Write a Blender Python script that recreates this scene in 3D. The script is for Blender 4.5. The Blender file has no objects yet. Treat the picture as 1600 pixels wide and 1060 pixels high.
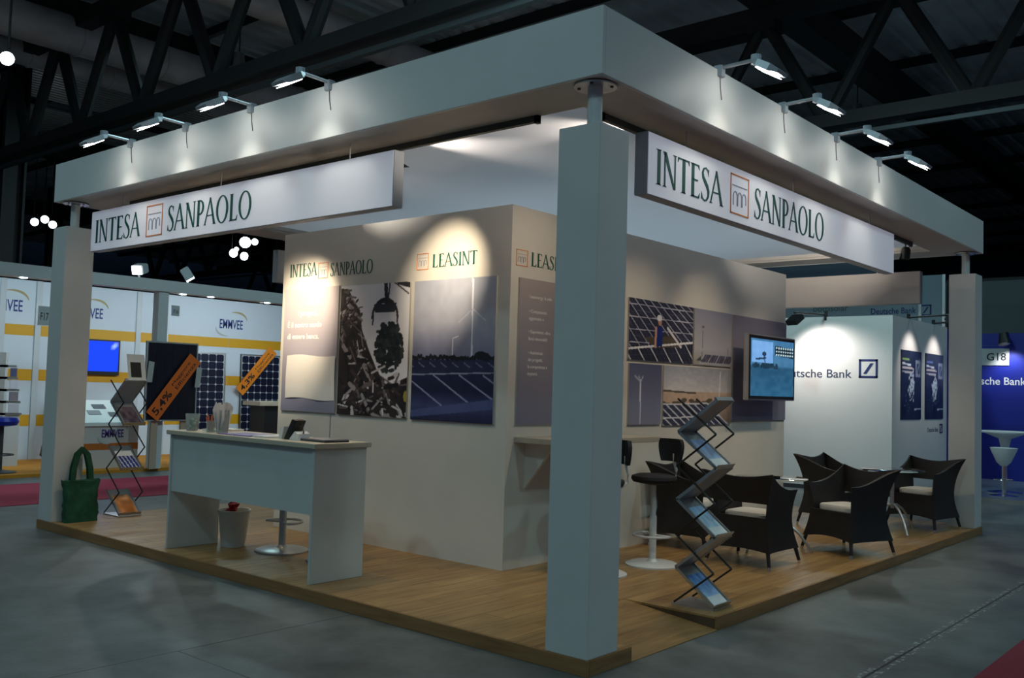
import bpy, bmesh, math, random
import numpy as np
from mathutils import Vector, Matrix
random.seed(7); rng = np.random.default_rng(7)
scene = bpy.context.scene
COL = scene.collection
PI = math.pi

# ------------------------------------------------------------------ camera
cam_d = bpy.data.cameras.new('camera'); cam = bpy.data.objects.new('camera', cam_d); COL.objects.link(cam)
yaw, pit, rol = 0.8639, 0.0521, 0.0296
F = Vector((math.sin(yaw)*math.cos(pit), math.cos(yaw)*math.cos(pit), math.sin(pit)))
R0 = F.cross(Vector((0, 0, 1))).normalized(); U0 = R0.cross(F)
Rv = math.cos(rol)*R0 + math.sin(rol)*U0; Uv = -math.sin(rol)*R0 + math.cos(rol)*U0
cam.matrix_world = Matrix(((Rv.x, Uv.x, -F.x, -4.3633), (Rv.y, Uv.y, -F.y, -3.1052), (Rv.z, Uv.z, -F.z, 1.6), (0, 0, 0, 1)))
cam_d.sensor_width = 36; cam_d.lens = 1473.1/1600*36; cam_d.clip_end = 300
scene.camera = cam
# ------------------------------------------------------------------ world, exposure
w = bpy.data.worlds.new('hall_air'); scene.world = w; w.use_nodes = True
w.node_tree.nodes['Background'].inputs[0].default_value = (0.10, 0.17, 0.26, 1)
w.node_tree.nodes['Background'].inputs[1].default_value = 0.32
scene.view_settings.view_transform = 'Standard'; scene.view_settings.look = 'None'
scene.view_settings.exposure = 0.0; scene.view_settings.gamma = 1.0; scene.view_settings.use_curve_mapping = False
HALL_W = 125.0; HALL_COL = (0.56, 0.90, 0.96)
FLOOD_W = 9.0; SPOT_W = 75.0

# ------------------------------------------------------------------ materials
def srgb(r, g, b):
    f = lambda c: (c/12.92 if c <= .04045 else ((c+.055)/1.055)**2.4)
    return (f(r/255), f(g/255), f(b/255))
MATS = {}
def mat(name, col, rough=.5, metal=0., var=0., scale=8., bump=0., emit=None, estr=0., alpha=None, trans=0., stretch=None, spec=.5):
    if name in MATS: return MATS[name]
    m = bpy.data.materials.new(name); m.use_nodes = True; n = m.node_tree.nodes; l = m.node_tree.links
    b = n['Principled BSDF']; b.inputs['Base Color'].default_value = (*col, 1)
    b.inputs['Roughness'].default_value = rough; b.inputs['Metallic'].default_value = metal
    b.inputs['Specular IOR Level'].default_value = spec
    if trans: b.inputs['Transmission Weight'].default_value = trans; b.inputs['IOR'].default_value = 1.45
    if emit: b.inputs['Emission Color'].default_value = (*emit, 1); b.inputs['Emission Strength'].default_value = estr
    if var or bump:
        g = n.new('ShaderNodeNewGeometry'); mp = n.new('ShaderNodeMapping'); l.new(g.outputs['Position'], mp.inputs[0])
        if stretch: mp.inputs['Scale'].default_value = stretch
        t = n.new('ShaderNodeTexNoise'); t.inputs['Scale'].default_value = scale; t.inputs['Detail'].default_value = 5
        l.new(mp.outputs[0], t.inputs[0])
        if var:
            r = n.new('ShaderNodeValToRGB'); r.color_ramp.elements[0].position = .3; r.color_ramp.elements[1].position = .7
            r.color_ramp.elements[0].color = (*[c*(1-var) for c in col], 1); r.color_ramp.elements[1].color = (*[min(1, c*(1+var)) for c in col], 1)
            l.new(t.outputs[0], r.inputs[0]); l.new(r.outputs[0], b.inputs['Base Color'])
        if bump:
            bp = n.new('ShaderNodeBump'); bp.inputs['Strength'].default_value = bump; bp.inputs['Distance'].default_value = .01
            l.new(t.outputs[0], bp.inputs['Height']); l.new(bp.outputs[0], b.inputs['Normal'])
    MATS[name] = m; return m

def wood_mat(name, c1, c2, along='x', rough=.38):
    m = bpy.data.materials.new(name); m.use_nodes = True; n = m.node_tree.nodes; l = m.node_tree.links
    b = n['Principled BSDF']; b.inputs['Roughness'].default_value = rough
    g = n.new('ShaderNodeNewGeometry'); oi = n.new('ShaderNodeObjectInfo')
    ad = n.new('ShaderNodeVectorMath'); ad.operation = 'MULTIPLY_ADD'
    cmb = n.new('ShaderNodeCombineXYZ')
    for i in range(3): l.new(oi.outputs['Random'], cmb.inputs[i])
    l.new(cmb.outputs[0], ad.inputs[0]); ad.inputs[1].default_value = (37, 23, 11); l.new(g.outputs['Position'], ad.inputs[2])
    mp = n.new('ShaderNodeMapping'); l.new(ad.outputs[0], mp.inputs[0])
    mp.inputs['Scale'].default_value = (1.1, 14, 14) if along == 'x' else (14, 1.1, 14)
    t = n.new('ShaderNodeTexNoise'); t.inputs['Scale'].default_value = 1.6; t.inputs['Detail'].default_value = 7; t.inputs['Distortion'].default_value = .6
    l.new(mp.outputs[0], t.inputs[0])
    r = n.new('ShaderNodeValToRGB'); r.color_ramp.elements[0].position = .28; r.color_ramp.elements[1].position = .72
    r.color_ramp.elements[0].color = (*c1, 1); r.color_ramp.elements[1].color = (*c2, 1); l.new(t.outputs[0], r.inputs[0])
    hs = n.new('ShaderNodeHueSaturation'); mr = n.new('ShaderNodeMapRange'); l.new(oi.outputs['Random'], mr.inputs[0])
    mr.inputs['To Min'].default_value = .84; mr.inputs['To Max'].default_value = 1.14; l.new(mr.outputs[0], hs.inputs['Value'])
    l.new(r.outputs[0], hs.inputs['Color']); l.new(hs.outputs[0], b.inputs['Base Color'])
    MATS[name] = m; return m

def concrete_mat():
    m = bpy.data.materials.new('polished_concrete'); m.use_nodes = True; n = m.node_tree.nodes; l = m.node_tree.links
    b = n['Principled BSDF']; g = n.new('ShaderNodeNewGeometry')
    t = n.new('ShaderNodeTexNoise'); t.inputs['Scale'].default_value = 1.3; t.inputs['Detail'].default_value = 9; t.inputs['Roughness'].default_value = .65
    l.new(g.outputs['Position'], t.inputs[0])
    r = n.new('ShaderNodeValToRGB'); r.color_ramp.elements[0].position = .3; r.color_ramp.elements[1].position = .72
    r.color_ramp.elements[0].color = (.05, .056, .054, 1); r.color_ramp.elements[1].color = (.21, .22, .215, 1); l.new(t.outputs[0], r.inputs[0])
    t2 = n.new('ShaderNodeTexNoise'); t2.inputs['Scale'].default_value = 22; t2.inputs['Detail'].default_value = 4; l.new(g.outputs['Position'], t2.inputs[0])
    sp = n.new('ShaderNodeSeparateXYZ'); l.new(g.outputs['Position'], sp.inputs[0])
    def math_(op, a, bb):
        k = n.new('ShaderNodeMath'); k.operation = op
        for i, v in enumerate((a, bb)):
            if isinstance(v, (int, float)): k.inputs[i].default_value = v
            elif v is not None: l.new(v, k.inputs[i])
        return k.outputs[0]
    def band(sock, c, wd): return math_('LESS_THAN', math_('ABSOLUTE', math_('SUBTRACT', sock, c), 0), wd)
    X, Y = sp.outputs[0], sp.outputs[1]
    dark = math_('MAXIMUM', math_('MAXIMUM', band(Y, -1.11, .009), math_('MULTIPLY', band(Y, 2.0, .006), math_('LESS_THAN', X, 0.))),
                 math_('MULTIPLY', band(X, -1.32, .006), math_('LESS_THAN', Y, 2.0)))
    chips = math_('MULTIPLY', band(Y, -1.11, .045), math_('GREATER_THAN', t2.outputs[0], .56))
    m1 = n.new('ShaderNodeMix'); m1.data_type = 'RGBA'; l.new(chips, m1.inputs[0]); l.new(r.outputs[0], m1.inputs[6]); m1.inputs[7].default_value = (.34, .36, .36, 1)
    m2 = n.new('ShaderNodeMix'); m2.data_type = 'RGBA'; l.new(dark, m2.inputs[0]); l.new(m1.outputs[2], m2.inputs[6]); m2.inputs[7].default_value = (.03, .03, .03, 1)
    l.new(m2.outputs[2], b.inputs['Base Color'])
    rr = n.new('ShaderNodeMapRange'); l.new(t.outputs[0], rr.inputs[0]); rr.inputs['To Min'].default_value = .36; rr.inputs['To Max'].default_value = .6
    l.new(rr.outputs[0], b.inputs['Roughness'])
    bp = n.new('ShaderNodeBump'); bp.inputs['Strength'].default_value = .08; bp.inputs['Distance'].default_value = .01; l.new(t2.outputs[0], bp.inputs['Height']); l.new(bp.outputs[0], b.inputs['Normal'])
    return m

def print_mat(name, emit=0.):
    if name in MATS: return MATS[name]
    m = bpy.data.materials.new(name); m.use_nodes = True; n = m.node_tree.nodes; l = m.node_tree.links
    b = n['Principled BSDF']; a = n.new('ShaderNodeAttribute'); a.attribute_name = 'ink'
    b.inputs['Roughness'].default_value = .38
    if emit:
        b.inputs['Base Color'].default_value = (.01, .01, .012, 1); b.inputs['Roughness'].default_value = .12
        l.new(a.outputs['Color'], b.inputs['Emission Color']); b.inputs['Emission Strength'].default_value = emit
    else: l.new(a.outputs['Color'], b.inputs['Base Color'])
    MATS[name] = m; return m

white_panel = mat('white_laminate', (.66, .66, .64), .45, var=.03, scale=3)
core_white = mat('white_wall_paint', (.66, .645, .60), .6, var=.03, scale=2.5)
soffit_m = mat('soffit_board', (.56, .53, .49), .6, var=.05, scale=4)
fabric = mat('ceiling_fabric', (.74, .74, .76), .8, var=.03, scale=3, bump=.1)
def fabric_mat():
    m = bpy.data.materials.new('translucent_fabric'); m.use_nodes = True; n = m.node_tree.nodes; l = m.node_tree.links
    d = n.new('ShaderNodeBsdfDiffuse'); d.inputs[0].default_value = (.78, .78, .79, 1); tr = n.new('ShaderNodeBsdfTranslucent'); tr.inputs[0].default_value = (.86, .78, .82, 1)
    mx = n.new('ShaderNodeMixShader'); mx.inputs[0].default_value = .5; l.new(d.outputs[0], mx.inputs[1]); l.new(tr.outputs[0], mx.inputs[2]); l.new(mx.outputs[0], n['Material Output'].inputs[0]); return m
fabric = fabric_mat()
sign_face = mat('glowing_sign_fabric', (.78, .78, .80), .6, emit=(.80, .80, 1.0), estr=.16)  # small emission added to the material to brighten the sign fronts
alu = mat('brushed_aluminium', (.62, .63, .64), .35, 1.)
chrome = mat('chrome', (.8, .8, .8), .12, 1.)
black_m = mat('black_metal', (.012, .012, .013), .45)
darkgrey = mat('dark_grey_plastic', (.05, .05, .055), .4)
green_ink = mat('green_ink', (.008, .10, .075), .5)
orange_ink = mat('orange_ink', (.72, .22, .05), .5)
grey_ink = mat('blue_grey_ink', (.34, .37, .46), .5)
blue_ink = mat('dark_blue_ink', (.02, .03, .16), .5)
black_ink = mat('black_ink', (.01, .01, .012), .5)
white_ink = mat('white_ink', (.85, .85, .85), .5)
wood_floor = wood_mat('oak_laminate', (.225, .118, .038), (.45, .275, .105), 'x')
wood_edge = wood_mat('oak_edge', (.20, .095, .032), (.34, .18, .07), 'x', .5)
wood_edge_y = wood_mat('oak_edge_side', (.20, .095, .032), (.34, .18, .07), 'y', .5)
wicker = mat('black_wicker', (.014, .012, .012), .5, var=.35, scale=120, bump=.6)
cushion_m = mat('cream_cushion', (.62, .60, .55), .85, var=.05, scale=30)
steel_dark = mat('dark_steel', (.012, .013, .014), .6, var=.2, scale=2)
roof_m = mat('roof_sheet', (.52, .57, .60), .6, .0, var=.3, scale=.6)
lens_m = mat('lamp_glass_lit', (1, 1, 1), .3, emit=(1., .97, .9), estr=22)
lens_soft = mat('lamp_glass_soft', (1, 1, 1), .3, emit=(.85, .95, 1.), estr=9)
glass = mat('clear_glass', (.86, .95, .93), .03, trans=1.)
paper = mat('white_paper', (.75, .75, .74), .7)

# ------------------------------------------------------------------ mesh helpers
def root_off(o):
    v = Vector((0, 0, 0))
    while o is not None: v += o.location; o = o.parent
    return v
class MB:
    def __init__(s): s.v = []; s.f = []
    def add(s, vs, fs):
        k = len(s.v); s.v += [tuple(a) for a in vs]; s.f += [tuple(i+k for i in f) for f in fs]; return s
    def box(s, x0, x1, y0, y1, z0, z1):
        vs = [(x, y, z) for x in (x0, x1) for y in (y0, y1) for z in (z0, z1)]
        return s.add(vs, [(0, 1, 3, 2), (4, 6, 7, 5), (0, 4, 5, 1), (2, 3, 7, 6), (0, 2, 6, 4), (1, 5, 7, 3)])
    def tube(s, pts, r, n=10, caps=True):
        pts = [Vector(p) for p in pts]; rs = r if isinstance(r, (list, tuple)) else [r]*len(pts)
        rings = []; up = None
        for i, p in enumerate(pts):
            d = (pts[min(i+1, len(pts)-1)]-pts[max(i-1, 0)]).normalized()
            if up is None: up = Vector((0, 0, 1)) if abs(d.z) < .9 else Vector((1, 0, 0))
            a = d.cross(up).normalized(); bb = d.cross(a).normalized(); up = -bb if False else up
            rings.append([p + rs[i]*(math.cos(2*PI*k/n)*a + math.sin(2*PI*k/n)*bb) for k in range(n)])
        vs = [v for r_ in rings for v in r_]; fs = []
        for i in range(len(pts)-1):
            for k in range(n): fs.append((i*n+k, i*n+(k+1) % n, (i+1)*n+(k+1) % n, (i+1)*n+k))
        if caps: fs += [tuple(range(n))[::-1], tuple((len(pts)-1)*n+k for k in range(n))]
        return s.add(vs, fs)
    def lathe(s, prof, c=(0, 0, 0), n=24, sx=1., sy=1.):
        vs = []; fs = []
        for (r, z) in prof:
            for k in range(n): vs.append((c[0]+sx*r*math.cos(2*PI*k/n), c[1]+sy*r*math.sin(2*PI*k/n), c[2]+z))
        for i in range(len(prof)-1):
            for k in range(n): fs.append((i*n+k, i*n+(k+1) % n, (i+1)*n+(k+1) % n, (i+1)*n+k))
        fs += [tuple(range(n))[::-1], tuple((len(prof)-1)*n+k for k in range(n))]
        return s.add(vs, fs)
    def bar(s, p, q, wx, wy):
        return s.tube([p, q], [max(wx, wy)/2]*2, 4)
    def prism(s, poly, o, a, b, c, d):           # poly in plane (a,b) at o, extruded along c by d
        o, a, b, c = Vector(o), Vector(a), Vector(b), Vector(c); k = len(poly)
        vs = [o+a*x+b*y for x, y in poly] + [o+a*x+b*y+c*d for x, y in poly]
        return s.add(vs, [tuple(range(k))[::-1], tuple(range(k, 2*k))] + [(i, (i+1) % k, k+(i+1) % k, k+i) for i in range(k)])
    def build(s, name, m, parent=None, world=True, smooth=False, bevel=0.):
        me = bpy.data.meshes.new(name); off = root_off(parent) if (world and parent) else Vector((0, 0, 0))
        me.from_pydata([tuple(Vector(v)-off) for v in s.v], [], s.f); me.validate()
        bm = bmesh.new(); bm.from_mesh(me); bmesh.ops.recalc_face_normals(bm, faces=bm.faces)
        if bevel: bmesh.ops.bevel(bm, geom=[e for e in bm.edges], offset=bevel, segments=2, affect='EDGES', clamp_overlap=True)
        bm.to_mesh(me); bm.free()
        me.materials.append(m)
        if smooth:
            me.polygons.foreach_set('use_smooth', [True]*len(me.polygons))
            try: me.set_sharp_from_angle(angle=math.radians(38))
            except Exception: pass
        o = bpy.data.objects.new(name, me); COL.objects.link(o); o.parent = parent
        return o
def B(*a): return MB().box(*a)
def tag(o, label=None, cat=None, group=None, kind=None):
    if label: o['label'] = label
    if cat: o['category'] = cat
    if group: o['group'] = group
    if kind: o['kind'] = kind
    return o
def thing(name, label, cat, loc=(0, 0, 0), rz=0., group=None):
    o = bpy.data.objects.new(name, None); COL.objects.link(o); o.location = loc; o.rotation_euler = (0, 0, rz); o.empty_display_size = .1
    return tag(o, label, cat, group)
def copy_tree(o, parent=None):
    c = o.copy(); COL.objects.link(c); c.parent = parent
    for ch in list(o.children): copy_tree(ch, c)
    return c
def flat(name, polys, o, a, b, m, parent, d=.003):    # 2d polygons as thin solid lettering, a right, b up, normal = a x b
    mb = MB(); c = Vector(a).cross(Vector(b))
    for p in polys: mb.prism(p, o, a, b, c, d)
    return mb.build(name, m, parent)
def text_polys(body, h=None, wd=None, bold=0.):
    cu = bpy.data.curves.new('lettering', 'FONT'); cu.body = body; cu.size = 1; cu.offset = bold; cu.resolution_u = 3
    ob = bpy.data.objects.new('lettering', cu); COL.objects.link(ob)
    dg = bpy.context.evaluated_depsgraph_get(); me = ob.evaluated_get(dg).to_mesh()
    vs = [(v.co.x, v.co.y) for v in me.vertices]; fs = [tuple(p.vertices) for p in me.polygons]
    ob.evaluated_get(dg).to_mesh_clear(); bpy.data.objects.remove(ob); bpy.data.curves.remove(cu)
    xs = [v[0] for v in vs]; x0, x1 = min(xs), max(xs); cap = .73
    sy = (h/cap) if h else 1; sx = (wd/(x1-x0)) if wd else sy
    if not h and wd: sy = sx
    vs = [((x-x0)*sx, y*sy) for x, y in vs]
    return [[vs[i] for i in f] for f in fs]
def text(name, body, o, a, b, m, parent, h=None, wd=None, bold=0., d=.002):
    return flat(name, text_polys(body, h, wd, bold), o, a, b, m, parent, d)

# ------------------------------------------------------------------ serif capitals built from strokes
def stroke(pts, ws):
    out = []; n = len(pts)
    for i in range(n-1):
        def off(j):
            p = Vector(pts[j]); q0 = Vector(pts[max(j-1, 0)]); q1 = Vector(pts[min(j+1, n-1)]); d = (q1-q0).normalized(); return Vector((-d.y, d.x))*ws[j]/2
        a0, a1 = off(i), off(i+1); p, q = Vector(pts[i]), Vector(pts[i+1])
        out.append([tuple(p+a0), tuple(p-a0), tuple(q-a1), tuple(q+a1)])
    return out
def rect(x0, x1, y0, y1): return [[(x0, y0), (x1, y0), (x1, y1), (x0, y1)]]
def serif(x, y, up, wd=.13):     # thin foot
    s = 1 if up else -1
    return [[(x-wd, y), (x+wd, y), (x+wd*.45, y+s*.035), (x-wd*.45, y+s*.035)]]
K, TN = .14, .055
def glyph(ch):
    if ch == 'I': return rect(.09, .09+K, 0, 1)+serif(.147, 0, 1)+serif(.147, 1, 0), .30
    if ch == 'N':
        return (rect(.09, .09+TN, 0, 1)+serif(.112, 0, 1, .1)+rect(.60, .60+TN, 0, 1)+serif(.62, 1, 0, .1)+
                [[(.03, 1), (.19, 1), (.645, 0), (.56, 0)]]), .74
    if ch == 'T': return rect(.24, .24+K, 0, 1)+serif(.297, 0, 1)+rect(.0, .595, .955, 1)+[[(0, 1), (.0, .85), (.06, .96)], [(.595, 1), (.535, .96), (.595, .85)]], .61
    if ch == 'E': return (rect(.08, .08+K, 0, 1)+serif(.13, 0, 1, .11)+serif(.13, 1, 0, .11)+rect(.1, .50, 0, .045)+rect(.1, .48, .955, 1)+rect(.1, .42, .50, .545)+
                          [[(.53, .17), (.44, .04), (.50, 0)], [(.50, .85), (.42, .96), (.48, 1)]]), .57
    if ch == 'L': return rect(.08, .08+K, 0, 1)+serif(.137, 0, 1, .12)+serif(.137, 1, 0, .12)+rect(.1, .50, 0, .045)+[[(.54, .2), (.44, .04), (.50, 0)]], .57
    if ch == 'A': return (stroke([(.02, 0), (.345, 1.02)], [TN, TN])+[[(.29, 1.03), (.37, 1.03), (.72, 0), (.59, 0)]]+rect(.14, .52, .33, .37)+serif(.03, 0, 1, .085)+serif(.655, 0, 1, .11)), .72
    if ch == 'P':
        t = [PI/2-PI*i/12 for i in range(13)]
        return (rect(.08, .08+K, 0, 1)+serif(.137, 0, 1, .12)+serif(.12, 1, 0, .10)+
                stroke([(.16, .975)]+[(.24+.22*math.cos(a), .715+.262*math.sin(a)) for a in t]+[(.16, .453)], [TN]+[TN+(.115-TN)*math.cos(a)**2 for a in t]+[TN])), .56
    if ch == 'O':
        t = [2*PI*i/28 for i in range(29)]; out = []
        for i in range(28):
            a, b_ = t[i], t[i+1]; o_ = lambda q: (.39+.385*math.cos(q), .5+.53*math.sin(q)); n_ = lambda q: (.39+.265*math.cos(q+.0), .5+.485*math.sin(q))
            out.append([o_(a), o_(b_), n_(b_), n_(a)])
        return out, .80
    if ch == 'S':
        pts = [(.40, .83), (.36, .94), (.25, 1.0), (.13, .95), (.08, .83), (.11, .70), (.22, .58), (.34, .45), (.41, .31), (.40, .15), (.31, .03), (.19, 0), (.08, .05), (.03, .19)]
        ws = [.03, .045, .05, .065, .085, .11, .125, .125, .11, .085, .06, .05, .045, .03]
        return stroke(pts, ws)+[[(.42, .98), (.385, .94), (.40, .76)], [(.01, .02), (.045, .06), (.03, .25)]], .49
def serif_text(name, word, o, a, b, wd, h, m, parent, d=.004):
    polys = []; x = 0
    for ch in word:
        ps, ad = glyph(ch); polys += [[(px+x, py) for px, py in p] for p in ps]; x += ad + .035
    sc = wd/(x-.035)
    return flat(name, [[(px*sc, py*h) for px, py in p] for p in polys], o, a, b, m, parent, d)
def emblem(o, a, b, s, h, parent):
    t = .035*s
    fr = rect(0, s, 0, t)+rect(0, s, h-t, h)+rect(0, t, 0, h)+rect(s-t, s, 0, h)
    flat('emblem_frame', fr, o, a, b, orange_ink, parent, .004)
    ar = rect(.1*s, .9*s, .71*h, .71*h+t*.6)
    for cx in (.26, .5, .74):
        pts = [((cx-.1)*s, .22*h), ((cx-.1)*s, .45*h)]+[((cx+.1*math.cos(q))*s, .45*h+.12*h*math.sin(q)) for q in [PI-PI*i/8 for i in range(9)]]+[((cx+.1)*s, .22*h if cx < .7 else .3*h)]
        ar += stroke(pts, [t*.75]*len(pts))
    flat('emblem_arches', ar, o, a, b, grey_ink, parent, .004)

# ------------------------------------------------------------------ print painter (ink stored on the mesh)
class Img:
    def __init__(s, wd, h, col=(255, 255, 255)):
        s.w, s.h = wd, h; s.a = np.zeros((h, wd, 3)); s.a[:] = col
        s.Y, s.X = np.mgrid[0:h, 0:wd]; s.X = (s.X+.5)/wd; s.Y = (s.Y+.5)/h       # y down, 0..1
    def grad(s, stops, y0=0., y1=1.):
        m = (s.Y >= y0) & (s.Y <= y1); t = (s.Y-y0)/(y1-y0)
        for c in range(3): s.a[..., c] = np.where(m, np.interp(t, [q[0] for q in stops], [q[1][c] for q in stops]), s.a[..., c])
    def mask(s, m, col): s.a[m] = col
    def poly(s, pts, col):
        ins = np.zeros(s.X.shape, bool); j = len(pts)-1
        for i in range(len(pts)):
            xi, yi = pts[i]; xj, yj = pts[j]
            if yi != yj: ins ^= ((yi > s.Y) != (yj > s.Y)) & (s.X < (xj-xi)*(s.Y-yi)/(yj-yi)+xi)
            j = i
        s.a[ins] = col; return ins
    def line(s, p, q, t, col, asp=1.):
        px, py = p; qx, qy = q; dx, dy = qx-px, (qy-py)*asp; L = dx*dx+dy*dy+1e-12
        u = np.clip(((s.X-px)*dx+(s.Y-py)*asp*dy)/L, 0, 1)
        m = np.hypot(s.X-px-u*dx, (s.Y-py)*asp-u*dy) < t/2; s.a[m] = col
    def ell(s, c, rx, ry, col): s.a[((s.X-c[0])/rx)**2+((s.Y-c[1])/ry)**2 < 1] = col
    def noise(s, amp, k=12, m=None):
        g = rng.random((k+2, k+2)); xx = s.X*k; yy = s.Y*k; i = xx.astype(int); j = yy.astype(int); fx = xx-i; fy = yy-j
        v = (g[j, i]*(1-fx)+g[j, i+1]*fx)*(1-fy)+(g[j+1, i]*(1-fx)+g[j+1, i+1]*fx)*fy-.5
        d = v[..., None]*2*amp
        if m is None: s.a += d
        else: s.a[m] += d[m]
        return v
    def build(s, name, o, a, b, wd, h, m, parent, gain=1.12):
        o, a, b = Vector(o), Vector(a), Vector(b); off = root_off(parent); nx, ny = s.w, s.h
        xs = np.linspace(0, wd, nx); ys = np.linspace(h, 0, ny)
        gx, gy = np.meshgrid(xs, ys); co = np.array(o-off)[None]+gx.reshape(-1, 1)*np.array(a)[None]+gy.reshape(-1, 1)*np.array(b)[None]
        idx = np.arange(nx*ny).reshape(ny, nx)
        q = np.stack([idx[1:, :-1], idx[1:, 1:], idx[:-1, 1:], idx[:-1, :-1]], -1).reshape(-1, 4)
        me = bpy.data.meshes.new(name); me.from_pydata(co.tolist(), [], q.tolist())
        at = me.color_attributes.new('ink', 'FLOAT_COLOR', 'POINT'); c = np.clip(s.a*gain, 0, 255)/255
        c = np.where(c <= .04045, c/12.92, ((c+.055)/1.055)**2.4)
        at.data.foreach_set('color', np.concatenate([c.reshape(-1, 3), np.ones((nx*ny, 1))], 1).astype(np.float32).ravel())
        me.materials.append(m); ob = bpy.data.objects.new(name, me); COL.objects.link(ob); ob.parent = parent; return ob

def spot_light(name, loc, target, power, col, angle=60, blend=.6, r=.03, parent=None):
    d = bpy.data.lights.new(name, 'SPOT'); d.energy = power; d.color = col; d.spot_size = math.radians(angle); d.spot_blend = blend; d.shadow_soft_size = r
    o = bpy.data.objects.new(name, d); COL.objects.link(o)
    off = root_off(parent) if parent else Vector((0, 0, 0)); o.parent = parent
    o.location = Vector(loc)-off; o.rotation_euler = (Vector(target)-Vector(loc)).to_track_quat('-Z', 'Y').to_euler()
    return o

# ================================================================== THE HALL
XP, YP, HP = 8.17, 7.07, .09            # platform size
floor = B(-30, 60, -30, 70, -.2, 0).build('floor', concrete_mat()); tag(floor, kind='structure')
wallm = mat('hall_wall', (.06, .085, .12), .8, var=.25, scale=.3)
tag(B(58, 58.3, -30, 70, 0, 13).build('wall_back_right', wallm), kind='structure')
tag(B(-30, 58, 68, 68.3, 0, 13).build('wall_back_left', wallm), kind='structure')
# far partition of grey panels
pw = tag(B(26.1, 26.3, -14, 14, 0, 5.3).build('wall_partition', mat('partition_frame', (.02, .025, .03), .6)), kind='structure')
pm = mat('grey_partition', (.12, .15, .165), .6, var=.1, scale=.5)
y = -13.9
while y < 13.5:
    B(26.03, 26.1, y, y+2.3, .05, 5.2).build('panel', pm, pw); y += 2.42
# roof: corrugated deck, girders, trusses, ducts
mb = MB(); y = -14.; prof = []
while y < 66:
    prof += [(y, 10.9), (y+.22, 10.9), (y+.28, 10.98), (y+.44, 10.98)]; y += .5
vs = []; fs = []
for (yy, z) in prof: vs += [(-12, yy, z), (58, yy, z)]
for i in range(len(prof)-1): fs.append((2*i, 2*i+1, 2*i+3, 2*i+2))
mb.add(vs, fs); tag(mb.build('ceiling', roof_m), kind='structure')
for x in np.arange(-8, 57, 4.25):
    if abs((x-4.95) % 8.5) < .6: continue
    B(x-.08, x+.08, -14, 66, 10.68, 10.9).build('trim_purlin', steel_dark)['kind'] = 'structure'
for i, y0 in enumerate((-8, 5.4, 18.8, 32.2, 45.6)):
    tag(B(-12, 58, y0-.3, y0+.3, 9.55, 10.25).build('roof_girder', steel_dark), ['dark steel roof girder over the blue stand side', 'broad dark roof girder crossing behind the right roof truss', 'dark roof girder above the yellow striped stand', 'dark roof girder in the far hall behind the yellow striped stand', 'farthest dark roof girder at the hall end'][i], 'roof girder', 'roof girders')
def truss(x, y0, y1, label):
    t = thing('roof_truss', label, 'roof truss', (x, y0, 7), 0, 'roof trusses')
    B(x-.16, x+.16, y0, y1, 6.86, 7.12).build('bottom_chord', steel_dark, t)
    B(x-.18, x+.18, y0, y1, 9.28, 9.6).build('top_chord', steel_dark, t)
    y = y0; up = False
    while y < y1-1.4:
        MB().tube([(x, y, 9.35 if up else 7.), (x, y+1.33, 7. if up else 9.35)], .13, 8).build('diagonal_brace', steel_dark, t, smooth=True); y += 1.33; up = not up
    y = y0+1.33
    while y < y1:
        B(x-.2, x+.2, y-.3, y+.3, 9.1, 9.3).build('gusset', steel_dark, t); y += 2.66
    B(x-.05, x+.05, y0, y1, 6.66, 6.74).build('cable_tray', mat('galvanised_tray', (.07, .08, .085), .5, .6), t)
truss(4.95, -3.8, 33.4, 'dark lattice roof truss passing above the canopy and its left floodlights')
truss(13.45, -3.82, 20, 'dark lattice roof truss behind the right floodlights')
truss(21.95, 8, 47, 'distant dark roof truss seen under the left hanging sign')
truss(30.45, 12, 50, 'farthest dark roof truss in the left background')
ductm = mat('galvanised_duct', (.62, .58, .60), .45, .1, var=.25, scale=1.2)
for i, (y0, r, z, lb) in enumerate(((18., .42, 9.2, 'nearer round grey ventilation duct under the roof at upper left'), (20.6, .3, 9.35, 'second grey ventilation duct at upper left below the near one'), (14.6, .38, 10.0, 'grey ventilation duct high up beside the left truss'))):
    d = thing('ventilation_duct', lb, 'duct', (-8, y0, z), 0, 'ventilation ducts')
    MB().tube([(-8, y0, z), (40, y0, z)], r, 16).build('pipe', ductm, d, smooth=True)
    for k in range(0, 24):
        MB().tube([(-7+2*k, y0, z), (-6.95+2*k, y0, z)], r+.025, 16).build('joint_ring', ductm, d, smooth=True)
# roof lights panels catching the light (ribbed translucent strips)
for i, y0 in enumerate((24.5, 28.5)):
    s = thing('ribbed_roof_panel', ['pale ribbed metal roof panel between the left truss diagonals', 'farther pale ribbed metal roof panel at upper left'][i], 'roof panel', (6, y0, 9.6))
    for k in range(12): B(2, 22, y0+k*.25, y0+k*.25+.15, 10.3, 10.36).build('rib', mat('pale_rib', (.5, .52, .52), .4, .3), s)
# hall pillars far left
for i, (x, y) in enumerate(((5.3, 22), (3.0, 24.5), (14.2, 40))):
    p = thing('hall_pillar', ['dark steel hall pillar at the far left edge', 'second dark hall pillar behind the far left one', 'dark hall pillar far behind the yellow striped stand'][i], 'pillar', (x, y, 0), 0, 'hall pillars')
    B(x-.28, x+.28, y-.06, y+.06, 0, 10).build('web', steel_dark, p)
    for s in (-1, 1): B(x+s*.25-.03, x+s*.25+.03, y-.25, y+.25, 0, 10).build('flange', steel_dark, p)
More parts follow.
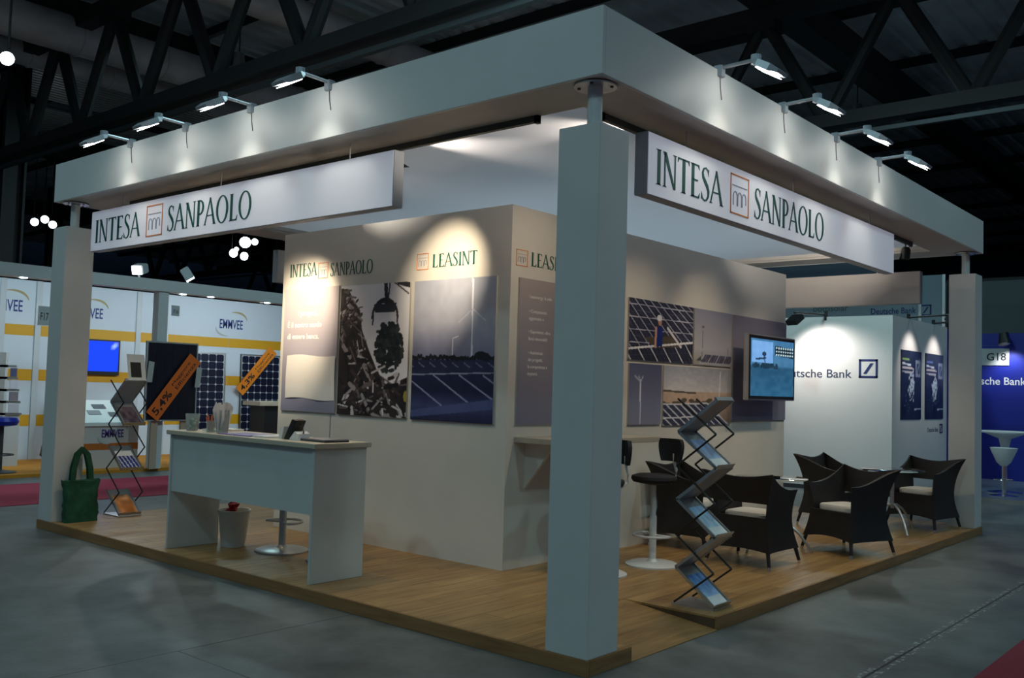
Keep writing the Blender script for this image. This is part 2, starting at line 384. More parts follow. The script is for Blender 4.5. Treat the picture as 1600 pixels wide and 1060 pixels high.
# high bay lamps (most of them above the frame)
def high_bay(x, y, label, k=1.):
    t = thing('high_bay_lamp', label, 'lamp', (x, y, 8.6), 0, 'high bay lamps lighting the hall')
    MB().lathe([(.05, .75), (.12, .72), (.14, .45), (.33, .12), (.34, 0), (.30, 0), (.12, .4)], (x, y, 8.6)).build('reflector', alu, t, smooth=True)
    MB().tube([(x, y, 9.3), (x, y, 10.9)], .015, 6).build('suspension_rod', black_m, t)
    d = bpy.data.lights.new('high_bay_light', 'AREA'); d.shape = 'DISK'; d.size = .6; d.energy = HALL_W*k; d.color = HALL_COL
    o = bpy.data.objects.new('high_bay_light', d); COL.objects.link(o); o.parent = t; o.location = (0, 0, -.02)
for i, (x, y) in enumerate(((-7, -1), (-6, 6.5), (-2.2, 12.5), (0, -7.5), (7.5, -5.5), (16, -4.5), (-9, -8), (8, 16.2), (20, 6), (3.4, 3.2), (6.6, 3.6))):
    high_bay(x, y, 'bell shaped high bay lamp ' + ['over the aisle left of the camera', 'over the aisle left of the desk', 'over the red carpet', 'over the aisle right of the camera', 'over the concrete joint', 'over the blue stand aisle', 'behind the camera', 'above the yellow striped stand', 'behind the white bank cabin', 'added over the near half of the canopy', 'added over the far half of the canopy'][i], 1.8 if i > 8 else 1.)  # last two are added and boosted to brighten the canopy fabric from above
# bright hall floodlights in view, far away
def hall_flood(x, y, z, tx, ty, label, s=1.):
    t = thing('hall_floodlight', label, 'floodlight', (x, y, z), 0, 'distant hall floodlights')
    d = (Vector((tx, ty, z-3.2))-Vector((x, y, z))).normalized(); c = Vector((x, y, z))
    MB().tube([c-d*.35*s, c], [.1*s, .24*s], 14).build('housing', alu, t, smooth=True)
    MB().tube([c+d*.005, c+d*.02], .22*s, 14).build('lens', lens_soft, t)
    MB().tube([c-d*.3*s, Vector(((c-d*.3*s).x, (c-d*.3*s).y, 10.89))], .02, 6).build('bracket', black_m, t)
HALL_FLOODS = [(17.175, 29.5, 7.12, -6, 0, 1.0, 'round hall floodlight, highest of the cluster under the left sign'),
    (17.62, 29.5, 7.2, 4, -6, .6, 'hall floodlight at the right of the cluster under the left sign'),
    (16.66, 29.5, 6.62, 12, 8, .75, 'hall floodlight at the left of the cluster under the left sign'),
    (17.42, 29.9, 6.62, 14, 6, .75, 'hall floodlight at the bottom right of the cluster under the left sign'),
    (16.98, 29.8, 6.84, 10, 8, .4, 'small hall floodlight in the middle of the cluster under the left sign'),
    (9.638, 31, 6.92, 6, 14, .6, 'hall floodlight at far left above the left pillar, leftmost of three'),
    (9.981, 31, 7.064, 6, 14, .6, 'hall floodlight at far left above the left pillar, middle of three'),
    (10.26, 31, 6.92, 7, 14, .6, 'hall floodlight at far left above the left pillar, rightmost of three'),
    (1.9, 13.6, 6.89, -3, 4, .5, 'single bluish hall floodlight cut by the left picture edge')]
for x, y, z, tx, ty, k, lb in HALL_FLOODS: hall_flood(x, y, z, tx, ty, lb, k)
# carpets in the aisles
redm = mat('red_carpet', (.26, .025, .045), .9, var=.15, scale=60, bump=.3); pinkm = mat('crimson_carpet', (.40, .03, .07), .9, var=.15, scale=60, bump=.3)
tag(B(-10, 19.8, 8.9, 11.2, 0, .006).build('aisle_carpet', pinkm), 'crimson aisle carpet in front of the yellow striped stand', 'carpet')
tag(B(-10, 12.3, -6, -1.578, 0, .006).build('aisle_carpet', redm), 'dark red aisle carpet at the bottom right corner', 'carpet')

# ================================================================== THE STAND: platform
plat = thing('stand_platform', 'raised oak laminate floor of the stand with a cut-in ramp', 'platform', (0, 0, 0))
RX0, RX1, RY = .45, 1.50, .75
basem = mat('platform_base', (.10, .06, .03), .7)
B(.02, XP-.02, RY, YP-.02, .0, .077).build('base', basem, plat); B(.02, RX0, .02, RY, 0, .077).build('base', basem, plat); B(RX1, XP-.02, .02, RY, 0, .077).build('base', basem, plat)
unit = None
def plank(x0, x1, y0, y1):
    global unit
    g = .0012
    if unit is None:
        o = B(0, 1, 0, 1, 0, 1).build('plank', wood_floor, plat); unit = o.data
    else:
        o = bpy.data.objects.new('plank', unit); COL.objects.link(o); o.parent = plat
    o.location = (x0+g, y0+g, .077); o.scale = (x1-x0-2*g, y1-y0-2*g, .013)
yy = .02; row = 0
while yy < YP-.03:
    y1 = min(yy+.196, YP-.02)
    iv = [(.02, XP-.02)]
    def cut(iv, a, b_):
        out = []
        for p, q in iv:
            if q <= a or p >= b_: out.append((p, q)); continue
            if p < a: out.append((p, a))
            if q > b_: out.append((b_, q))
        return out
    if yy < RY-.01: iv = cut(iv, RX0, RX1); y1 = min(y1, RY) if y1 > RY else y1
    if yy > 2.1 and y1 < 5.15: iv = cut(iv, 1.7, 6.9)
    for p, q in iv:
        st = -((row*.47) % 1.38)
        while st < q:
            a, b_ = max(st, p), min(st+1.38, q)
            if b_-a > .015: plank(a, b_, yy, y1)
            st += 1.38
    yy = y1; row += 1
for bx in ((0, .02, 0, YP), (.02, RX0, 0, .02), (RX1, XP-.02, 0, .02), (XP-.02, XP, 0, YP), (.02, XP-.02, YP-.02, YP)):
    B(*bx, 0, .09).build('edge_board', wood_edge_y if bx[1]-bx[0] < .05 else wood_edge, plat, bevel=.002)
MB().add([(RX0, 0, 0), (RX1, 0, 0), (RX1, RY, 0), (RX0, RY, 0), (RX0, 0, .006), (RX1, 0, .006), (RX1, RY, .089), (RX0, RY, .089)],
         [(0, 3, 2, 1), (4, 5, 6, 7), (0, 1, 5, 4), (1, 2, 6, 5), (2, 3, 7, 6), (3, 0, 4, 7)]).build('ramp', wood_floor, plat)

# ------------------------------------------------------------------ columns
CT = 3.15
def column(x, y, label):
    t = thing('stand_column', label, 'column', (x, y, HP), 0, 'square white corner columns of the stand')
    B(x-.15, x+.15, y-.15, y+.15, HP, CT).build('shaft', white_panel, t, bevel=.003)
    MB().tube([(x, y, CT), (x, y, 3.42)], .045, 20).build('pole', mat('pole_paint', (.55, .58, .58), .4), t, smooth=True)
    fl = MB().lathe([(.13, 0), (.13, .008), (.06, .012)], (x, y, 3.412)).build('flange', alu, t)
    for k in range(4):
        a = k*PI/2+.4; MB().lathe([(.01, -.006), (.01, 0)], (x+.1*math.cos(a), y+.1*math.sin(a), 3.412), 8).build('screw', black_m, fl)
column(.16, .16, 'big white square column at the nearest corner of the stand')
column(.16, YP-.16, 'white square column at the left end beside the green bag')
column(XP-.16, .16, 'white square column at the right end behind the last wicker chair')
column(XP-.16, YP-.16, 'white square column at the hidden far corner behind the storage room')

# ------------------------------------------------------------------ canopy
ZB, ZT, SW = 3.426, 3.83, .48
can = thing('canopy', 'white square canopy frame with deep fascia and fabric ceiling', 'canopy', (0, 0, ZB))
fas = mat('fascia_paint', (.66, .68, .67), .5, var=.03, scale=2)
for bx in ((0, .03, 0, YP), (.03, XP, 0, .03), (XP-.03, XP, .03, YP), (.03, XP-.03, YP-.03, YP)):
    B(*bx, ZB, ZT).build('fascia_board', fas, can, bevel=.002)
for bx in ((.03, SW, .03, YP-.03), (SW, XP-SW, .03, SW), (XP-SW, XP-.03, .03, YP-.03), (SW, XP-SW, YP-SW, YP-.03)):
    B(*bx, ZB+.004, ZB+.03).build('soffit_board', soffit_m, can)
for bx in ((SW, SW+.02, SW, YP-SW), (XP-SW-.02, XP-SW, SW, YP-SW), (SW, XP-SW, SW, SW+.02), (SW, XP-SW, YP-SW-.02, YP-SW)):
    B(*bx, ZB+.03, ZT-.02).build('inner_beam', soffit_m, can)
B(SW+.02, XP-SW-.02, SW+.02, YP-SW-.02, 3.50, 3.506).build('ceiling_fabric', fabric, can)

# ------------------------------------------------------------------ hanging signs
def hanging_sign(label, o, a, n, L, blank=False, z0=2.885, z1=3.30):
    # o: left end of face, a: direction to the right seen from outside, n: inward
    o = Vector(o); a = Vector(a); n = Vector(n); t = thing('hanging_sign', label, 'sign', o, 0, 'hanging signs of the stand')
    th = .10
    def slab(p0, p1, d0, d1, za, zb):
        q = [o+a*p0+n*d0, o+a*p1+n*d1]
        return B(min(q[0].x, q[1].x), max(q[0].x, q[1].x), min(q[0].y, q[1].y), max(q[0].y, q[1].y), za, zb)
    slab(0, L, .004, th, z0, z1).build('box_frame', mat('sign_frame', (.42, .44, .47), .5), t, bevel=.003)
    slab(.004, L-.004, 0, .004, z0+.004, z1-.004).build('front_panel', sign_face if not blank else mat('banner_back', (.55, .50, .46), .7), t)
    slab(.004, L-.004, th, th+.004, z0+.004, z1-.004).build('back_panel', mat('banner_back', (.55, .50, .46), .7), t)
    for k in (.12, .5, .88):
        p = o+a*(L*k)+n*(th/2); MB().tube([(p.x, p.y, z1-.01), (p.x, p.y, ZB+.008)], .006, 6).build('hanging_rod', mat('rod_white', (.7, .7, .68), .4), t)
    if not blank:
        p = Vector((o.x, o.y, 0))-n*.0005; up = (0, 0, 1)
        serif_text('lettering_intesa', 'INTESA', p+a*.09+Vector((0, 0, 2.968)), a, up, .92, .235, green_ink, t)
        emblem(p+a*1.13+Vector((0, 0, 2.945)), a, up, .295, .30, t)
        serif_text('lettering_sanpaolo', 'SANPAOLO', p+a*1.52+Vector((0, 0, 2.968)), a, up, 1.35, .235, green_ink, t)
    return t
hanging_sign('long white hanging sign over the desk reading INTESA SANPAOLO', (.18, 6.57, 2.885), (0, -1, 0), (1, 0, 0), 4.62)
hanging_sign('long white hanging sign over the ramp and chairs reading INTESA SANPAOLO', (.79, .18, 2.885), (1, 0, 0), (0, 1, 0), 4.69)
hanging_sign('blank beige back of the hanging sign on the far right side', (XP-.18, .66, 2.81), (0, 1, 0), (-1, 0, 0), 4.6, True, 2.81, 3.22)
hanging_sign('blank beige back of the hanging sign on the far left side', (7.3, YP-.18, 2.84), (-1, 0, 0), (0, -1, 0), 4.65, True, 2.84, 3.25)
# ------------------------------------------------------------------ light rails and spotlights under the soffit
def rail(label, x0, x1, y0, y1):
    t = thing('light_rail', label, 'light rail', ((x0+x1)/2, (y0+y1)/2, 3.38), 0, 'light rails under the canopy')
    B(x0, x1, y0, y1, 3.385, ZB+.003).build('channel', mat('rail_grey', (.06, .065, .06), .5), t)
    for p in ((x0, y0), (x1, y1)):
        q = (p[0]-.02 if x1-x0 < .2 else p[0]-(.0 if p[0] == x0 else .03), p[1]-(.0 if p[1] == y0 else .03))
        B(max(x0, q[0]), min(x1, max(x0, q[0])+.045), max(y0, q[1]), min(y1, max(y0, q[1])+.03), 3.375, ZB+.003).build('end_cap', black_m, t)
rail('black light rail along the left side of the canopy behind the long sign', .44, .475, .83, 6.3)
rail('black light rail along the right side of the canopy behind the long sign', .62, 6.9, .44, .475)
WARM = (1., .80, .55)
def track_spot(loc, target, power, label, angle=62, back=.0):
    t = thing('track_spotlight', label, 'spotlight', loc, 0, 'track spotlights')
    p = Vector(loc); d = (Vector(target)-p).normalized()
    MB().tube([p-d*.08, p-d*.05, p+d*.06], [.03, .05, .055], 14).build('head', black_m, t, smooth=True)
    MB().tube([p, (p.x, p.y, 3.385)], .008, 6).build('stem', black_m, t)
    side = d.cross(Vector((0, 0, 1))).normalized()
    MB().prism([(-.06, 0), (.06, 0), (.075, .07), (-.075, .07)], p+d*.055+Vector((0, 0, .055)), side, (d+Vector((0, 0, .35))).normalized(), d.cross(side), .003).build('barn_door', black_m, t)
    MB().tube([p+d*.050, p+d*.054], .045, 14).build('lens', mat('halogen_glass', (1, .9, .7), .3, emit=(1., .82, .55), estr=12), t)
    spot_light('spot_light', p+d*.075, target, power, WARM, angle, 1., .03, t)
    if back: spot_light('added_ceiling_spill', p+Vector((0, 0, .075))+Vector((d.x, d.y, 0))*.04, back, 105, (1., .90, .78), 58, 1., .03, t)  # extra upward light added to make bright pools on the ceiling fabric
for i, (y, ty, tz, pw_) in enumerate(((2.25, 2.75, 2.60, 2.0), (4.15, 4.80, 2.28, 3.2), (5.7, 4.75, 2.3, .9))):
    track_spot((.458, y, 3.27), (1.61, ty, tz), SPOT_W*pw_*1.3, ['black track spotlight aimed at the LEASINT lettering above the turbine poster', 'black track spotlight hidden behind the left sign aimed at the grey text poster', 'black track spotlight near the left end of the left sign'][i], 46, ((1.15, 1.85, 3.5), (1.2, 3.8, 3.5), (1.2, 5.6, 3.5))[i])
for i, (x, tx, tz, pw_) in enumerate(((1.3, 1.95, 2.55, .55), (3.0, 3.6, 2.0, .55), (4.4, 4.9, 2.0, .6), (6.0, 6.2, 1.6, .5))):
    track_spot((x, .458, 3.27), (tx, 2.03, tz), SPOT_W*pw_, ['black track spotlight behind the near end of the right sign', 'black track spotlight behind the right sign aimed at the solar worker poster', 'black track spotlight behind the right sign aimed at the landscape poster', 'black track spotlight at the far end of the right rail'][i], 62, ((1.0, 1.1, 3.5), None, (5.2, 1.1, 3.5), (6.9, 1.15, 3.5))[i])
for i, (lc, tg) in enumerate((((.458, 3.2, 3.27), (.85, 2.9, .1)), ((.458, 5.0, 3.27), (.9, 5.6, .1)), ((2.2, .458, 3.27), (1.9, 1.0, .1)), ((3.7, .458, 3.27), (3.9, .95, .1)), ((5.2, .458, 3.27), (5.3, .9, .1)), ((6.7, .458, 3.27), (6.9, .9, .1)))):
    track_spot(lc, tg, 48, 'added black track spotlight pointing down at the ' + ['floor beside the desk', 'floor near the left brochure rack', 'ramp end', 'wicker chair next to the brochure rack', 'nearest right wicker chair', 'wicker chair at the right end'][i], 100)  # unseen spots added to bring warm light onto the floor and soffit
# ------------------------------------------------------------------ arm floodlights on the fascia
def arm_flood(x, y, out, label):
    out = Vector(out); t = thing('arm_floodlight', label, 'floodlight', (x, y, ZT), 0, 'arm floodlights along the fascia')
    b0 = Vector((x, y, ZT)); grey = mat('lamp_grey', (.42, .46, .50), .35, .4)
    B(x-.03, x+.03, y-.03, y+.03, ZT-.05, ZT+.03).build('clamp', grey, t, bevel=.004)
    tip = b0+out*.27+Vector((0, 0, .02)); MB().tube([b0+Vector((0, 0, .015)), tip], .014, 8).build('arm', grey, t, smooth=True)
    MB().tube([tip+Vector((0, 0, .03)), tip-Vector((0, 0, .03))], .035, 10).build('joint', grey, t, smooth=True)
    side = out.cross(Vector((0, 0, 1))); dn = Vector((0, 0, -1)); f = (out*.80+dn*.48).normalized(); nrm = (dn*.80-out*.48).normalized()
    mb = MB(); a0 = tip+dn*.02; h = []
    for (u, wd, th) in ((-.02, .035, .02), (.04, .07, .045), (.15, .085, .05), (.22, .075, .022)):
        c = a0+f*u; h.append([c-side*wd-nrm*th*.5, c+side*wd-nrm*th*.5, c+side*wd+nrm*th*.5, c-side*wd+nrm*th*.5])
    vs = [v for r_ in h for v in r_]; fs = [(0, 1, 2, 3), (12, 15, 14, 13)]
    for i in range(3):
        for k in range(4): fs.append((i*4+k, i*4+(k+1) % 4, i*4+4+(k+1) % 4, i*4+4+k))
    mb.add(vs, fs).build('housing', grey, t)
    c = a0+f*.12+nrm*.029
    MB().prism([(-.065, -.07), (.065, -.07), (.06, .08), (-.06, .08)], c, side, f, nrm, .004).build('lens', lens_m, t)
    # wire running down the fascia
    o_ = b0+out*.004; MB().tube([o_+dn*.02+side*.0, o_+dn*.12-side*.01, o_+dn*.2-side*.03], .003, 5).build('cable', darkgrey, t)
    spot_light('flood_light', c+nrm*.03, b0+dn*.64, FLOOD_W, (1., .93, .80), 70, 1., .06, t)
for i, y in enumerate((2.49, 3.49, 4.48, 5.46)):
    arm_flood(0, y, (-1, 0, 0), ['first', 'second', 'third', 'last'][i]+' arm floodlight on the left fascia, counted from the near corner')
for i, x in enumerate((1.39, 2.41, 3.45, 4.48)):
    arm_flood(x, 0, (0, -1, 0), ['first', 'second', 'third', 'last'][i]+' arm floodlight on the right fascia, counted from the near corner')

# ------------------------------------------------------------------ storage room (core)
CX0, CX1, CY0, CY1 = 1.61, 7.0, 2.03, 5.2
core = thing('storage_room', 'tall white square storage room in the middle of the stand', 'booth room', (CX0, CY0, HP))
B(CX0, CX0+.05, CY0, CY1, HP, CT).build('wall_panel', core_white, core); B(CX0+.05, CX1, CY0, CY0+.05, HP, CT).build('wall_panel', core_white, core)
B(CX1-.05, CX1, CY0+.05, CY1, HP, CT).build('wall_panel', core_white, core); B(CX0+.05, CX1-.05, CY1-.05, CY1, HP, CT).build('wall_panel', core_white, core)
AL, AR, UP = (0, -1, 0), (1, 0, 0), (0, 0, 1)            # right vectors of the left (x = CX0) and right (y = CY0) faces
t = thing('wall_logo', 'green INTESA SANPAOLO lettering above the grey text poster', 'logo', (CX0, 5.09, 2.66), 0, 'logos on the storage room')
serif_text('lettering_intesa', 'INTESA', (CX0, 5.09, 2.69), AL, UP, .45, .135, green_ink, t); emblem((CX0, 4.615, 2.655), AL, UP, .155, .16, t)
serif_text('lettering_sanpaolo', 'SANPAOLO', (CX0, 4.42, 2.67), AL, UP, .64, .13, green_ink, t)
t = thing('wall_logo', 'green LEASINT lettering above the turbine poster', 'logo', (CX0, 3.17, 2.66), 0, 'logos on the storage room')
emblem((CX0, 3.17, 2.655), AL, UP, .15, .15, t); serif_text('lettering_leasint', 'LEASINT', (CX0, 2.97, 2.668), AL, UP, .55, .12, green_ink, t)
t = thing('wall_logo', 'green LEASINT lettering partly hidden by the near column', 'logo', (1.673, CY0, 2.64), 0, 'logos on the storage room')
emblem((1.673, CY0, 2.64), AR, UP, .15, .14, t); serif_text('lettering_leasint', 'LEASINT', (1.87, CY0, 2.655), AR, UP, .55, .12, green_ink, t)

# posters
def poster(name, label, img, face, p0, wd, z0, h, cat='poster'):
    if face == 'L':
        o = Vector((CX0-.02, p0, z0)); a, n = Vector(AL), Vector((-1, 0, 0)); t = thing(name, label, cat, o, 0, 'photo panels on the storage room')
        B(CX0-.018, CX0, p0-wd, p0, z0, z0+h).build('backing_board', mat('board_edge', (.42, .41, .38), .6), t)
    else:
        o = Vector((p0, CY0-.02, z0)); a, n = Vector(AR), Vector((0, -1, 0)); t = thing(name, label, cat, o, 0, 'photo panels on the storage room')
        B(p0, p0+wd, CY0-.018, CY0, z0, z0+h).build('backing_board', mat('board_edge', (.42, .41, .38), .6), t)
    img.build('print', o, a, UP, wd, h, print_mat('poster_ink'), t)
    return t, o+n*.0005, a
# 1 grey text panel
im = Img(24, 32); im.grad([(0, (176, 168, 172)), (1, (120, 122, 145))])
t, o, a = poster('text_poster', 'grey text poster with a white sheet taped on it, left of the wood grabber photo', im, 'L', 5.13, .88, 1.30, 1.265)
for s, x, z, h in (('ede ai', .38, 1.09, .06), ('i progetti.', .24, .98, .06), ('\u00c8 il nostro modo', .07, .86, .06), ('di essere banca.', .07, .74, .06)):
    text('lettering', s, o+a*x+Vector((0, 0, z)), a, UP, white_ink, t, h=h, bold=.012)
mb = MB(); sv = []
for j in range(5):
    for i in range(7): sv.append((o+a*(.08+.79*i/6)+Vector((-.006-.005*math.sin(i*1.9+j), 0, .13+.44*j/4+.012*math.sin(i)))))
mb.add(sv, [(j*7+i, j*7+i+1, j*7+i+8, j*7+i+7) for j in range(4) for i in range(6)])
s = mb.build('paper_sheet', paper, None, smooth=True); tag(s, 'wrinkled white paper sheet taped on the grey text poster', 'paper')
# 2 logs and grabber
im = Img(150, 190, (214, 214, 220)); im.noise(10, 4); asp = 1.27
im.poly([(.0, .02), (.12, .03), (.2, .12), (.3, .2), (.34, .35), (.45, .5), (.6, .68), (.8, .75), (1, .7), (1, 1), (0, 1)], (44, 38, 38))
for k in range(260):
    q, r_ = rng.random()*6.28, rng.random()**.6; im.ell((.73+.19*r_*math.cos(q), .48+.19*r_*math.sin(q)), .018+.02*rng.random(), .012+.014*rng.random(), [(38, 43, 42), (58, 64, 62), (30, 34, 34), (48, 54, 52)][k % 4])
cols = [(30, 26, 27), (98, 88, 88), (142, 134, 136), (66, 55, 52), (185, 180, 184), (45, 38, 36), (20, 18, 20)]
for k in range(330):
    x, y = rng.random()*1., rng.random()
    edge = np.interp(x, [0, .12, .3, .45, .6, 1], [.03, .06, .24, .5, .7, .72])
    if y < edge: continue
    L = .05+.15*rng.random(); an = rng.normal(.35 if y > .5 else 1.0, .7); im.line((x, y), (x+L*math.cos(an), y+L*math.sin(an)/asp), .014+.034*rng.random()**2, cols[rng.integers(7)], asp)
for k in range(40):
    x = .02+.28*rng.random(); y = .04+.3*rng.random()
    if y > np.interp(x, [0, .12, .3], [.0, .03, .2]): im.line((x, y), (x+.06, y+.03*rng.normal()), .02, cols[rng.integers(4)], asp)
im.line((.66, 0), (.68, .13), .05, (40, 40, 44), asp); im.line((.72, 0), (.7, .13), .02, (60, 60, 66), asp); im.line((.78, 0), (.98, .09), .015, (50, 50, 55), asp); im.line((.84, .0), (1., .03), .05, (46, 46, 48), asp)
for k in range(14):
    q = PI+PI*k/13; q2 = PI+PI*(k+1)/13
    if k < 13: im.line((.66+.18*math.cos(q), .26+.13*math.sin(q)), (.66+.18*math.cos(q2), .26+.13*math.sin(q2)), .055-.03*abs(k-6)/6, (48, 48, 54), asp)
im.poly([(.5, .16), (.82, .15), (.8, .22), (.52, .22)], (52, 52, 58)); im.line((.5, .24), (.49, .31), .02, (55, 55, 60), asp); im.line((.83, .23), (.84, .3), .02, (55, 55, 60), asp)
im.ell((.98, .83), .07, .07, (30, 28, 30)); im.ell((.985, .84), .03, .04, (150, 130, 60))
poster('photo_poster', 'black and white poster of a log pile and a timber grabber', im, 'L', 4.215, .985, 1.295, 1.26)
# 3 turbines over solar panels
im = Img(150, 190); im.grad([(0, (150, 156, 172)), (.3, (150, 154, 170)), (.6, (104, 110, 142))]); im.noise(6, 5)
im.grad([(0, (44, 50, 88)), (.5, (26, 30, 60)), (.75, (58, 66, 108)), (1, (30, 34, 66))], .57, 1.)
im.line((.73, .02), (.735, .54), .018, (205, 208, 220), asp); im.line((.735, .22), (.57, .31), .011, (170, 175, 190), asp); im.line((.735, .22), (.88, .3), .011, (180, 185, 200), asp); im.line((.735, .22), (.72, .0), .012, (205, 208, 220), asp)
im.line((.505, .43), (.505, .55), .011, (190, 194, 206), asp); im.line((.505, .42), (.57, .405), .009, (200, 204, 214), asp)
for k in range(60): im.ell((k/59, .555+.006*rng.normal()), .016, .012+.008*rng.random(), (26, 30, 36))
im.ell((.84, .54), .075, .03, (26, 30, 34)); im.ell((.9, .55), .05, .03, (24, 28, 34))
im.poly([(0, .575), (1, .58), (1, .66), (0, .675)], (40, 44, 76))
for k in range(9):
    im.line((-.05+.14*k, .59), (.02+.14*k, .62), .009, (120, 126, 150), asp)
im.line((0, .675), (1, .655), .012, (130, 138, 165), asp)
for k, (x0, x1) in enumerate(((-.0, .42), (.28, .8), (.6, 1.15), (.88, 1.4))): im.line((x0, .72 if k == 0 else .675), (x1, .9), .013, (134, 142, 172), asp)
im.poly([(0, .93), (1, .83), (1, .90), (0, .98)], (70, 80, 124)); im.noise(5, 20)
poster('photo_poster', 'blue poster of wind turbines above solar panels', im, 'L', 3.17, 1.0, 1.29, 1.26)
# right face: grey text
im = Img(24, 32); im.grad([(0, (150, 142, 142)), (1, (112, 112, 130))])
t, o, a = poster('text_poster', 'grey poster with bulleted white text beside the near column', im, 'R', 1.71, 1.0, 1.295, 1.245)
for s, z in (('Leasenergy, la solu', 1.08), ('\u2022 Competenza:', .955), ('   aggiornato e', .895), ('\u2022 Esperienza: oltre', .78), ('   fonti rinnovabili', .72), ('\u2022 Assistenza:', .60), ('   dei progetti,', .54), ('   la competenza e', .48), ('   impianti.', .42)):
    text('lettering', s, o+a*.13+Vector((0, 0, z)), a, UP, white_ink, t, h=.030)
def solar_grid(im, quad, nx, ny, base, ln, tl=.012, asp=1., fine=4):
    q = [np.array(p) for p in quad]; im.poly(quad, base)
    P = lambda u, v: tuple((q[0]*(1-u)+q[1]*u)*(1-v)+(q[3]*(1-u)+q[2]*u)*v)
    for i in range(nx*fine+1): im.line(P(i/(nx*fine), 0), P(i/(nx*fine), 1), tl*.35, tuple(c*1.5+10 for c in base), asp)
    for j in range(ny*fine+1): im.line(P(0, j/(ny*fine)), P(1, j/(ny*fine)), tl*.35, tuple(c*1.5+10 for c in base), asp)
    for i in range(nx+1): im.line(P(i/nx, 0), P(i/nx, 1), tl, ln, asp)
    for j in range(ny+1): im.line(P(0, j/ny), P(1, j/ny), tl, ln, asp)
im = Img(200, 100, (70, 72, 90)); asp = .5
solar_grid(im, [(-.9, -.1), (.9, -.1), (1.9, .82), (-.5, .95)], 16, 5, (46, 48, 66), (170, 172, 186), .0075, asp, 2)
solar_grid(im, [(-.05, .83), (1.05, .62), (1.3, 1.1), (.1, 1.12)], 6, 1, (42, 44, 60), (196, 198, 205), .012, asp, 3)
im.poly([(.22, .62), (.62, .55), (.8, .72), (.38, .78)], (84, 74, 60)); im.line((.58, .42), (.8, .72), .025, (205, 205, 210), asp); im.line((0, .82), (1, .62), .018, (214, 216, 220), asp)
im.poly([(.39, .42), (.5, .42), (.5, .74), (.4, .75)], (36, 52, 120)); im.line((.4, .45), (.395, .74), .03, (196, 150, 130), asp)
im.ell((.46, .34), .028, .06, (190, 140, 120)); im.ell((.452, .27), .04, .05, (232, 232, 232)); im.noise(6, 30)
poster('photo_poster', 'poster of a worker in a white helmet among solar panels', im, 'R', 3.385, 1.245, 1.915, .612)
im = Img(70, 50); im.grad([(0, (128, 130, 148)), (.7, (176, 176, 182)), (1, (150, 148, 142))]); asp = .72
im.line((.23, .32), (.21, .84), .012, (96, 98, 110), asp); im.ell((.235, .32), .03, .03, (90, 92, 104)); im.line((.9, .62), (.89, .78), .01, (110, 112, 120), asp)
solar_grid(im, [(.3, .78), (1.05, .78), (.95, .96), (.15, .96)], 4, 1, (80, 80, 98), (170, 172, 180), .016, asp, 3); im.poly([(.05, .92), (.18, .84), (.2, .93)], (70, 70, 70))
poster('photo_poster', 'pale poster of a thin mast above tilted solar panels', im, 'R', 4.66, .855, 1.915, .612)
im = Img(50, 50); im.grad([(0, (84, 90, 118)), (.6, (112, 116, 140)), (1, (122, 124, 142))]); asp = 1.
im.line((.34, .28), (.35, .97), .03, (205, 208, 218), asp)
for dx in (-.16, -.05, .09): im.line((.35, .3), (.33+dx, .2+.06*abs(dx)), .022, (170, 176, 196), asp)
poster('photo_poster', 'small grey blue poster with one white wind turbine', im, 'R', 3.41, .60, 1.275, .607)
im = Img(190, 84); im.grad([(0, (150, 156, 170)), (.42, (196, 196, 200)), (.43, (190, 168, 150)), (.62, (176, 150, 132)), (1, (120, 104, 90))]); asp = .42; im.noise(8, 25)
im.line((.0, .42), (.45, .45), .014, (96, 88, 80), asp); im.line((.82, .06), (.81, .5), .012, (214, 214, 220), asp)
for k in range(26): im.ell((rng.random(), .6+.03*rng.normal()), .04, .03, (86, 78, 62))
solar_grid(im, [(-.25, .66), (.62, .62), (1.0, 1.05), (.1, 1.1)], 9, 2, (44, 46, 64), (190, 192, 200), .010, asp, 3)
poster('photo_poster', 'poster of a sandy landscape with solar panels beside the brochure rack', im, 'R', 4.05, 1.475, 1.262, .62)
im = Img(10, 10, (122, 120, 136)); poster('plain_poster', 'plain grey panel behind the wall television', im, 'R', 5.545, 1.44, 1.30, 1.225)

# television
tv = thing('television', 'flat television on a wall bracket at the right end of the storage room', 'television', (6.0, 1.75, 1.54))
B(5.40, 6.64, 1.74, 1.80, 1.545, 2.30).build('case', mat('tv_silver', (.5, .5, .5), .35, .6), tv, bevel=.006)
B(5.415, 6.625, 1.735, 1.741, 1.56, 2.285).build('bezel', black_m, tv)
im = Img(110, 70); im.grad([(0, (66, 118, 160)), (.45, (70, 120, 156)), (.5, (40, 84, 112)), (1, (44, 96, 128))])
im.poly([(.03, .04), (.5, .04), (.5, .42), (.03, .42)], (120, 170, 226)); asp = .62
for k in range(40): im.ell((.05+.55*rng.random(), .44+.05*rng.random()), .03, .03, (30, 56, 72))
im.ell((.3, .26), .05, .04, (36, 56, 80)); im.line((.12, .36), (.34, .33), .02, (44, 66, 90), asp); im.line((.3, .26), (.32, .44), .02, (44, 66, 90), asp)
im.poly([(.55, .1), (.99, .12), (.99, .3), (.55, .27)], (18, 34, 46))
for j in range(3):
    for k in range(8): im.ell((.58+.055*k, .135+.06*j), .018, .016, (190, 220, 225))
im.noise(8, 14); im.build('screen', (5.45, 1.7345, 1.595), AR, UP, 1.14, .655, print_mat('screen_light', .8), tv)
B(5.85, 6.2, 1.80, 2.01, 1.85, 2.0).build('wall_bracket', black_m, tv)

